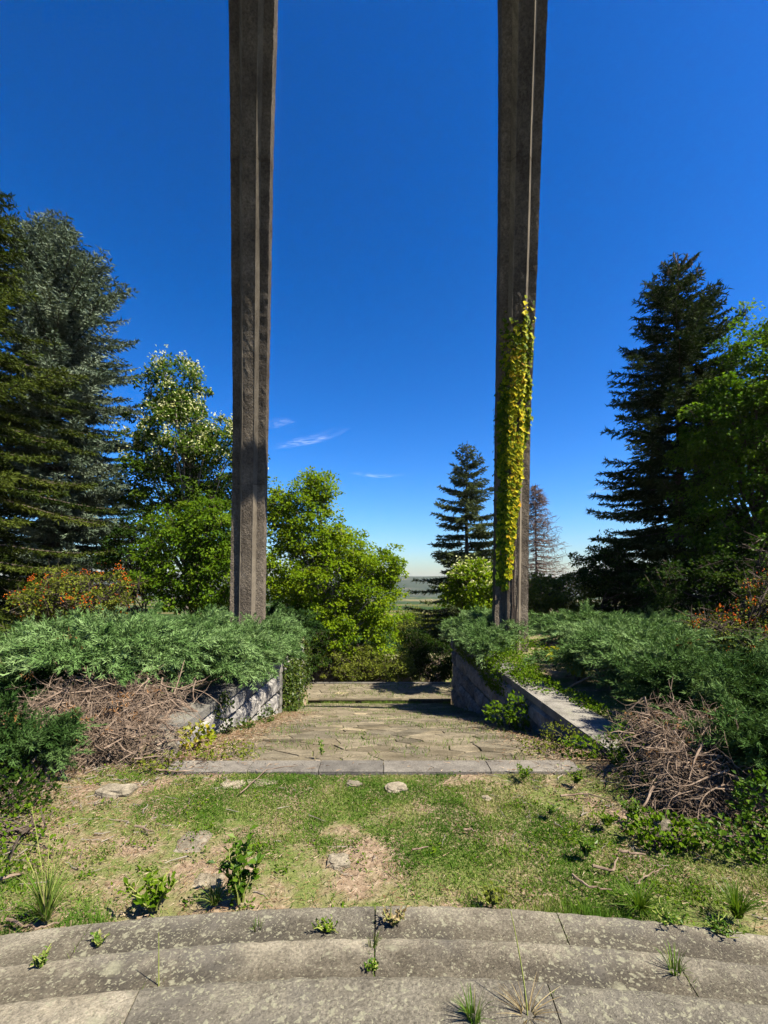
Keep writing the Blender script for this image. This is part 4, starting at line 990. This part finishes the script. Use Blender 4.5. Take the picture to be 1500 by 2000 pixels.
def twig_litter():
    r = rs(172); mb = MB(); x, y = on_lawn(1500, r, -4.4, 4.0, 2.6, 4.95)
    k = r.random(len(x)) < .04 + .75 * np.clip((np.abs(x + .2) - 1.1) / 1.1, 0, 1) * np.clip((y - 2.9) / .8, .15, 1); x, y = x[k], y[k]; n = len(x)
    az = r.random(n) * 2 * PI; L = .05 + .17 * r.random(n) ** 2; t = np.linspace(-.5, .5, 5)
    Pt = np.stack([x[:, None] + np.cos(az)[:, None] * L[:, None] * t, y[:, None] + np.sin(az)[:, None] * L[:, None] * t, 0 * x[:, None] + 0 * t], -1) + r.normal(size=(n, 5, 3)) * .006
    Pt[..., 2] = ground_z(Pt[..., 0], Pt[..., 1]) + .008 + .02 * r.random((n, 1))
    mb.tubes(Pt, (.002 + .005 * r.random(n) ** 2)[:, None] * (1.1 - .6 * (t + .5))[None], 4)
    mb.build('twig_litter', M['pale_bark'], None, kind='stuff', label='small broken pale twigs strewn over the lawn sides', cat='twigs')
twig_litter()

def stone(label, x, y, w, h, dep, seed):
    r = rs(seed); c = G(x, y, .0); nu, nv = 14, 8
    th = np.linspace(0, 2 * PI, nu, endpoint=False); ph = np.linspace(.02, PI / 2 + .3, nv)
    TH, PH = np.meshgrid(th, ph); o = r.random() * 60
    k = 1 + .9 * (fbm(np.cos(TH) * np.sin(PH) + 3, np.sin(TH) * np.sin(PH) + np.cos(PH), .5, o) - .5)
    sq = lambda t: np.sign(t) * np.abs(t) ** .7
    X = c[0] + w / 2 * sq(np.cos(TH)) * np.sin(PH) * k; Y = c[1] + dep / 2 * sq(np.sin(TH)) * np.sin(PH) * k; Z = -.05 + h * sq(np.cos(PH)) * k
    idx = np.arange(nu * nv).reshape(nv, nu)
    Fq = [(idx[i, j], idx[i + 1, j], idx[i + 1, (j + 1) % nu], idx[i, (j + 1) % nu]) for i in range(nv - 1) for j in range(nu)]
    put('rock', np.stack([X, Y, Z], -1).reshape(-1, 3), [np.array(Fq), np.array([idx[0]])], M['rock'], None, label=label, cat='rock')
for i, (lb, x, y, w, h, dp) in enumerate([
    ('squared pale yellow stone at the foot of the left tangle', 226, 1540, .34, .085, .22),
    ('flat pale stone touching the kerb on the left', 455, 1524, .24, .036, .2),
    ('flat stone in the grass below the left end of the kerb', 510, 1522, .3, .032, .2),
    ('low flat stone in the lawn above the sapling', 378, 1632, .24, .03, .3),
    ('small buried stone left of the sapling', 405, 1708, .2, .03, .16),
    ('worn flat stone in the middle of the lawn', 662, 1668, .16, .03, .2),
    ('small stone just below the kerb centre', 690, 1522, .16, .034, .12),
    ('flat stone below the kerb right of centre', 772, 1530, .22, .034, .18),
    ('little pale stone in the grass right of centre', 950, 1552, .1, .036, .09),
    ('rough grey lump of stone among the right hand weeds', 1290, 1625, .15, .15, .15),
    ('big rounded grey stone at the near end of the left wall', 318, 1468, .32, .24, .25)]):
    stone(lb, x, y, w, h, dp, 130 + i)

def stick(label, pts, rad=.008, seed=0):
    r = rs(seed); K = len(pts); W = np.array([G(x, y, .02) for x, y in pts]); t = np.linspace(0, K - 1, 5 * (K - 1) + 1)
    Pt = np.stack([np.interp(t, np.arange(K), W[:, a]) for a in range(3)], -1) + r.normal(size=(len(t), 3)) * .004
    Pt[:, 2] = np.maximum(ground_z(Pt[:, 0], Pt[:, 1]) + rad + .008, Pt[:, 2] * 0) + .006 * r.random(len(t))
    mb = MB(); mb.tubes(Pt[None], (rad * (1.2 - .7 * t / t.max()))[None], 6); mb.build('fallen_stick', M['dead_wood'], None, label=label, cat='stick')
stick('long thin pale stick on the right of the lawn near the steps', [(1118, 1704), (1150, 1726), (1192, 1732)], .008, 1)
stick('forked bent stick right of the small bushy weed', [(1157, 1686), (1197, 1696), (1206, 1670)], .009, 2)
stick('branching pale stick below the rough grey lump', [(1205, 1655), (1235, 1662), (1262, 1664)], .010, 3)
stick('thin arched stick below the branching pale stick', [(1242, 1722), (1262, 1704), (1296, 1690)], .005, 4)
stick('pale stick lying left of the dry twig heap', [(1095, 1550), (1150, 1546), (1195, 1562)], .008, 5)
stick('curved pale twig near the middle right of the lawn', [(905, 1617), (920, 1615), (930, 1620)], .007, 6)
stick('pale stick in front of the left tangle', [(305, 1500), (345, 1503), (380, 1502)], .010, 7)
stick('dark bare twig leaning over the left part of the kerb', [(470, 1545), (520, 1500), (570, 1492)], .005, 8)
stick('whitish stick across the weeds at the lower left corner', [(15, 1790), (70, 1808), (115, 1795)], .007, 9)
stick('short stick in the grass above the left weeds', [(265, 1608), (300, 1620)], .008, 10)
stick('pale stick at the far left of the bare soil', [(0, 1712), (45, 1700)], .012, 11)
stick('broken twig pieces below the sapling on the lawn right half', [(805, 1655), (835, 1650)], .006, 12)

# ------------------------------------------------------------------ weeds
def weed(name, label, pos, h, spread, stems, per, leaf, mat, seed, cat='weed', wide=.5):
    r = rs(seed); pos = np.array(pos, float); root = empty(name, pos, label, cat)
    s = np.linspace(0, 1, 6); st = MB(); lf = MB()
    az = r.random(stems) * 2 * PI; H = h * (.55 + .5 * r.random(stems)); sp = spread * r.random(stems) ** .6
    rad = np.stack([np.cos(az), np.sin(az), 0 * az], -1)
    Pt = pos + rad[:, None] * (sp[:, None] * (.15 + .85 * s ** 1.3))[..., None] + np.array([0, 0, 1.]) * (H[:, None] * s)[..., None] + r.normal(size=(stems, 6, 3)) * .012 * s[None, :, None]
    st.tubes(Pt, (.004 * (1.2 - s))[None] * np.ones((stems, 1)) + .001, 4)
    i = np.repeat(np.arange(stems), per); t = .15 + .85 * r.random(len(i)); k = t * 5; k0 = np.minimum(k.astype(int), 4)
    C = Pt[i, k0] * (1 - (k - k0))[:, None] + Pt[i, k0 + 1] * (k - k0)[:, None]
    D = unit(np.stack([r.normal(size=len(i)), r.normal(size=len(i)), .25 + .5 * r.random(len(i))], -1)); N = np.array([0, -.2, 1.]) + r.normal(size=(len(i), 3)) * .35
    L = leaf * (.6 + .7 * r.random(len(i))); lf.leaves(C, D, N, L, L * wide, np.clip(.5 + .25 * r.normal(size=len(i)), 0, 1))
    st.build('stems', M['stalk'], root, kind='stuff'); lf.build('leaves', M[mat], root, kind='stuff')
def tuft(name, label, pos, h, spread, n, mat, seed, width=.006, cat='grass tuft', stalks=()):
    r = rs(seed); pos = np.array(pos, float); root = empty(name, pos, label, cat); mb = MB()
    az = r.random(n) * 2 * PI; L = h * (.4 + .7 * r.random(n)); sp = spread * r.random(n)
    rad = np.stack([np.cos(az), np.sin(az), 0 * az], -1); s = np.linspace(0, 1, 5)
    Pt = pos + rad[:, None] * (.02 + sp[:, None] * s ** 1.7)[..., None] + np.array([0, 0, 1.]) * (L[:, None] * (s - .25 * s ** 3 * (sp / max(spread, 1e-6))[:, None]))[..., None]
    sd = unit(np.cross(rad, [0, 0, 1.]) + r.normal(size=(n, 3)) * .3); w = width * (1 - s) ** .6 + .0006
    V = np.stack([Pt - sd[:, None] * w[None, :, None] / 2, Pt + sd[:, None] * w[None, :, None] / 2], 2)
    idx = np.arange(n * 10).reshape(n, 5, 2)
    Fq = np.stack([idx[:, :-1, 0], idx[:, :-1, 1], idx[:, 1:, 1], idx[:, 1:, 0]], -1).reshape(-1, 4)
    mb.add(V.reshape(-1, 3), Fq, np.repeat(r.random(n), 10)); mb.build('blades', M[mat], root, kind='stuff')
    for hh, lx, ly in stalks:
        s = np.linspace(0, 1, 8); q = MB(); q.tubes((pos + np.stack([lx * s ** 1.5, ly * s ** 1.5, hh * s], -1))[None], np.linspace(.003, .0015, 8)[None], 4); q.build('stalk', M['stalk'], root)
Zs = {1: .10, 2: .24, 3: .38}
weed('sapling', 'leafy green sapling at the edge of the steps left of centre', G(468, 1762, 0), .38, .13, 15, 17, .052, 'lush', 141, 'sapling', .62)
weed('leafy_weed', 'bluish leafy weed between the sapling and the tall stalks', G(300, 1775, 0), .2, .16, 11, 11, .055, 'shrub', 142)
weed('leafy_weed', 'rounded bushy weed alone on the right half of the lawn', G(1145, 1672, 0), .13, .07, 12, 14, .032, 'lush', 143)
weed('leafy_weed', 'bushy weed beside the right end of the kerb', G(1125, 1530, 0), .13, .09, 10, 12, .036, 'shrub', 144)
weed('leafy_weed', 'small weed in front of the right part of the kerb', G(1020, 1520, 0), .13, .11, 11, 12, .035, 'shrub', 145)
weed('leafy_weed', 'upright green weed above the branching pale stick', G(1235, 1600, 0), .15, .12, 14, 14, .036, 'lush', 146)
weed('leafy_weed', 'green weed clump left of the dry twig heap', G(1265, 1540, 0), .18, .10, 12, 12, .04, 'lush', 147)
weed('leafy_weed', 'low weed patch right of the lawn centre', G(1185, 1612, 0), .1, .12, 14, 12, .034, 'shrub', 148)
weed('leafy_weed', 'tiny weed below the flat kerb stones on the right', G(1075, 1590, 0), .07, .08, 9, 10, .03, 'lush', 149)
weed('leafy_weed', 'dense weed in front of the slab coping end', G(1205, 1500, .0), .2, .14, 14, 14, .04, 'shrub', 150)
weed('leafy_weed', 'small green weed on the first step at left', G(195, 1845, .1), .045, .06, 9, 9, .022, 'grass', 151)
weed('leafy_weed', 'little weed in the step joint near the left corner', G(80, 1888, .24), .05, .04, 8, 9, .022, 'grass', 152)
weed('leafy_weed', 'low dark weed on the first step left of centre', G(635, 1818, .1), .05, .08, 12, 9, .02, 'shrub', 153)
weed('leafy_weed', 'tiny weed in the central joint of the second step', G(727, 1893, .24), .03, .03, 7, 8, .018, 'lush', 154)
weed('leafy_weed', 'thin plant growing from the path behind the kerb', G(628, 1474, -.03), .18, .06, 5, 9, .04, 'lush', 155)
weed('leafy_weed', 'creeping weed hanging over the first step at right', G(1395, 1818, .1), .05, .14, 16, 9, .022, 'lush', 156)
weed('leafy_weed', 'creeping weed on the first step right of the bare patch', G(1300, 1798, .1), .04, .12, 12, 8, .022, 'lush', 157)
weed('dry_weed', 'dry brown withered weed on the first step at centre', G(768, 1806, .1), .09, .07, 14, 7, .03, 'dry', 158)
weed('reddish_weed', 'dark reddish weed at the step edge right of centre', G(958, 1766, 0), .1, .1, 10, 10, .03, 'olive', 159)
tuft('grass_tuft', 'tall green weed stalks at the left edge of the first step', G(90, 1795, 0), .30, .22, 130, 'grass', 161, .007, stalks=[(.62, -.12, .05), (.5, .03, .08), (.58, .12, .1), (.45, -.05, .1), (.42, -.16, .02), (.52, .2, -.1)])
tuft('grass_tuft', 'yellow tipped grass tuft on the second step at right', G(1318, 1900, .24), .10, .07, 45, 'grass', 162, .004)
tuft('grass_tuft', 'olive grass tuft at the bottom edge right of centre', G(925, 1992, .38), .12, .07, 60, 'grass', 163, .004)
tuft('grass_tuft', 'straw coloured tuft with one tall stalk at the bottom edge', G(1030, 1985, .38), .07, .14, 40, 'dry', 164, .003, stalks=[(.3, -.03, .1)])
tuft('grass_tuft', 'small grass tuft in the central joint of the second step', G(728, 1845, .24), .06, .03, 30, 'grass', 165, .004)
tuft('grass_tuft', 'tiny grass tuft in the joint of the first step below the sapling', G(502, 1815, .1), .06, .03, 26, 'grass', 166, .004)
def joint_grass():
    r = rs(180); mb = MB()
    for ri, ro, zt, angs in ((8.92, 9.30, .10, (-9.6, -.25, 5.9)), (8.54, 8.88, .24, (-12.1, -.25, 8.4)), (7.4, 8.5, .38, (-6.2, 4.2))):
        for a in angs:
            n = 70; k = fbm(np.arange(n) * .9, np.full(n, a), 6.0, 3) > .48
            rr_ = (ri + (ro - ri) * r.random(n))[k]; m = len(rr_); t = math.radians(a) + r.normal(size=m) * .0007
            C = np.stack([.02 + rr_ * np.sin(t), -6.72 + rr_ * np.cos(t), np.full(m, zt - .015)], -1)
            mb.blades(C, np.stack([r.normal(size=m) * .6, r.normal(size=m) * .6, np.ones(m)], -1), .02 + .035 * r.random(m), .004, .15 + .6 * r.random(m), r)
        # tufts rooted where one step meets the next
        n = 260; t = np.radians(r.uniform(-19, 19, n)); k = fbm(t * 40, t * 0 + zt, 1.3, 8) > .56; t = t[k]; m = len(t); q = ro + .004 * r.random(m)
        C = np.stack([.02 + q * np.sin(t), -6.72 + q * np.cos(t), np.full(m, zt - .14)], -1)
        mb.blades(C, np.stack([r.normal(size=m) * .4, .3 + .3 * r.random(m), np.ones(m)], -1), .05 + .09 * r.random(m), .005, .1 + .6 * r.random(m), r)
    mb.build('joint_grass', M['grass'], None, kind='stuff', label='thin grass and moss growing in the joints of the stone steps', cat='grass')
joint_grass()
tuft('grass_stalk', 'single thin grass stalk on the second step left of centre', G(310, 1925, .24), .03, .02, 6, 'grass', 167, .003, stalks=[(.22, 0, .0)])
tuft('grass_tuft', 'tall grass fringe on the right end of the first step', G(1440, 1790, 0), .2, .2, 150, 'lush', 168, .006)
tuft('grass_tuft', 'tall grass fringe right of the creeping weed', G(1250, 1775, 0), .15, .22, 150, 'lush', 169, .005)
tuft('grass_tuft', 'low green grass clump beside the sapling', G(420, 1765, 0), .13, .12, 110, 'grass', 170, .005)

# ------------------------------------------------------------------ thin cirrus wisps and the air
def cirrus(label, a, b, width, seed):
    alt = 3000.0
    def hit(px):
        v = np.array([(px[0] - 740) / F, 1.0, (1142 - px[1]) / F]); return np.array([0, 0, CAMZ]) + v * (alt / v[2])
    A, B = hit(a), hit(b); ax = B - A; L = np.linalg.norm(ax); ax = ax / L; sd = np.array([-ax[1], ax[0], 0])
    nu, nv = 24, 8; U, Wd = np.meshgrid(np.linspace(0, 1, nu), np.linspace(-1, 1, nv))
    half = 1.5 * width * np.sin(np.clip(U, .04, .96) * PI) ** .5
    V = A + ax * (U * L)[..., None] + sd * (Wd * half)[..., None] + np.array([0, 0, 1.]) * (60 * np.sin(U * 5 + seed) + 40 * Wd * Wd)[..., None] + sd * (width * .7 * np.sin(U * 4 + seed))[..., None]
    i = (np.arange(nv - 1)[:, None] * nu + np.arange(nu - 1)[None]).ravel()
    m, n, l, o = nt('cirrus')
    at = n.new('ShaderNodeAttribute'); at.attribute_name = 'v'
    g = n.new('ShaderNodeNewGeometry'); mp = n.new('ShaderNodeMapping'); mp.inputs['Rotation'].default_value = (0, 0, -math.atan2(ax[1], ax[0])); l.new(g.outputs['Position'], mp.inputs[0])
    mp2 = n.new('ShaderNodeMapping'); mp2.inputs['Scale'].default_value = (.25, 1, 1); l.new(mp.outputs[0], mp2.inputs[0])
    t = tex(n, l, mp2.outputs[0], 'noise', 3.0 / width, 6, .65)
    r = ramp(n, [(.42, (0, 0, 0)), (.9, (.17, .17, .17))]); l.new(t.outputs[0], r.inputs[0])
    mu = n.new('ShaderNodeMath'); mu.operation = 'MULTIPLY'; l.new(r.outputs[0], mu.inputs[0]); l.new(at.outputs['Fac'], mu.inputs[1])
    tr = n.new('ShaderNodeBsdfTransparent'); tl = n.new('ShaderNodeBsdfTranslucent'); tl.inputs['Color'].default_value = (.95, .95, .9, 1)
    ms = n.new('ShaderNodeMixShader'); l.new(mu.outputs[0], ms.inputs[0]); l.new(tr.outputs[0], ms.inputs[1]); l.new(tl.outputs[0], ms.inputs[2]); l.new(ms.outputs[0], o.inputs[0])
    fade = (np.sin(U * PI) ** 1.6 * (1 - Wd ** 2) ** 2).ravel()
    put('cirrus_cloud', V.reshape(-1, 3), [np.stack([i, i + 1, i + nu + 1, i + nu], -1)], m, None, v=fade, smooth=True, label=label, cat='cloud')
cirrus('long thin white cloud streak right of the bare pylon', (510, 884), (705, 834), 190, 1)
cirrus('faint cloud wisp in the middle of the sky gap', (670, 925), (800, 932), 170, 2)
cirrus('small cloud wisp left of the dark spruce', (1140, 963), (1225, 950), 220, 3)
cirrus('faintest short cloud streak above the long white one', (525, 834), (575, 824), 150, 4)

def haze():
    V, Fq = box_vf(-9500, 9500, -60, 9500, -45, 54)
    m, n, l, o = nt('haze')
    pv = n.new('ShaderNodeVolumePrincipled'); pv.inputs['Color'].default_value = (.93, .96, 1, 1)
    pv.inputs['Density'].default_value = HAZE; pv.inputs['Anisotropy'].default_value = .2
    l.new(pv.outputs[0], o.inputs['Volume'])
    put('haze', V, [np.array(Fq)[:, ::1]], m, None, kind='stuff', label='pale blue haze over the far valley', cat='haze')
HAZE = .00009
haze()
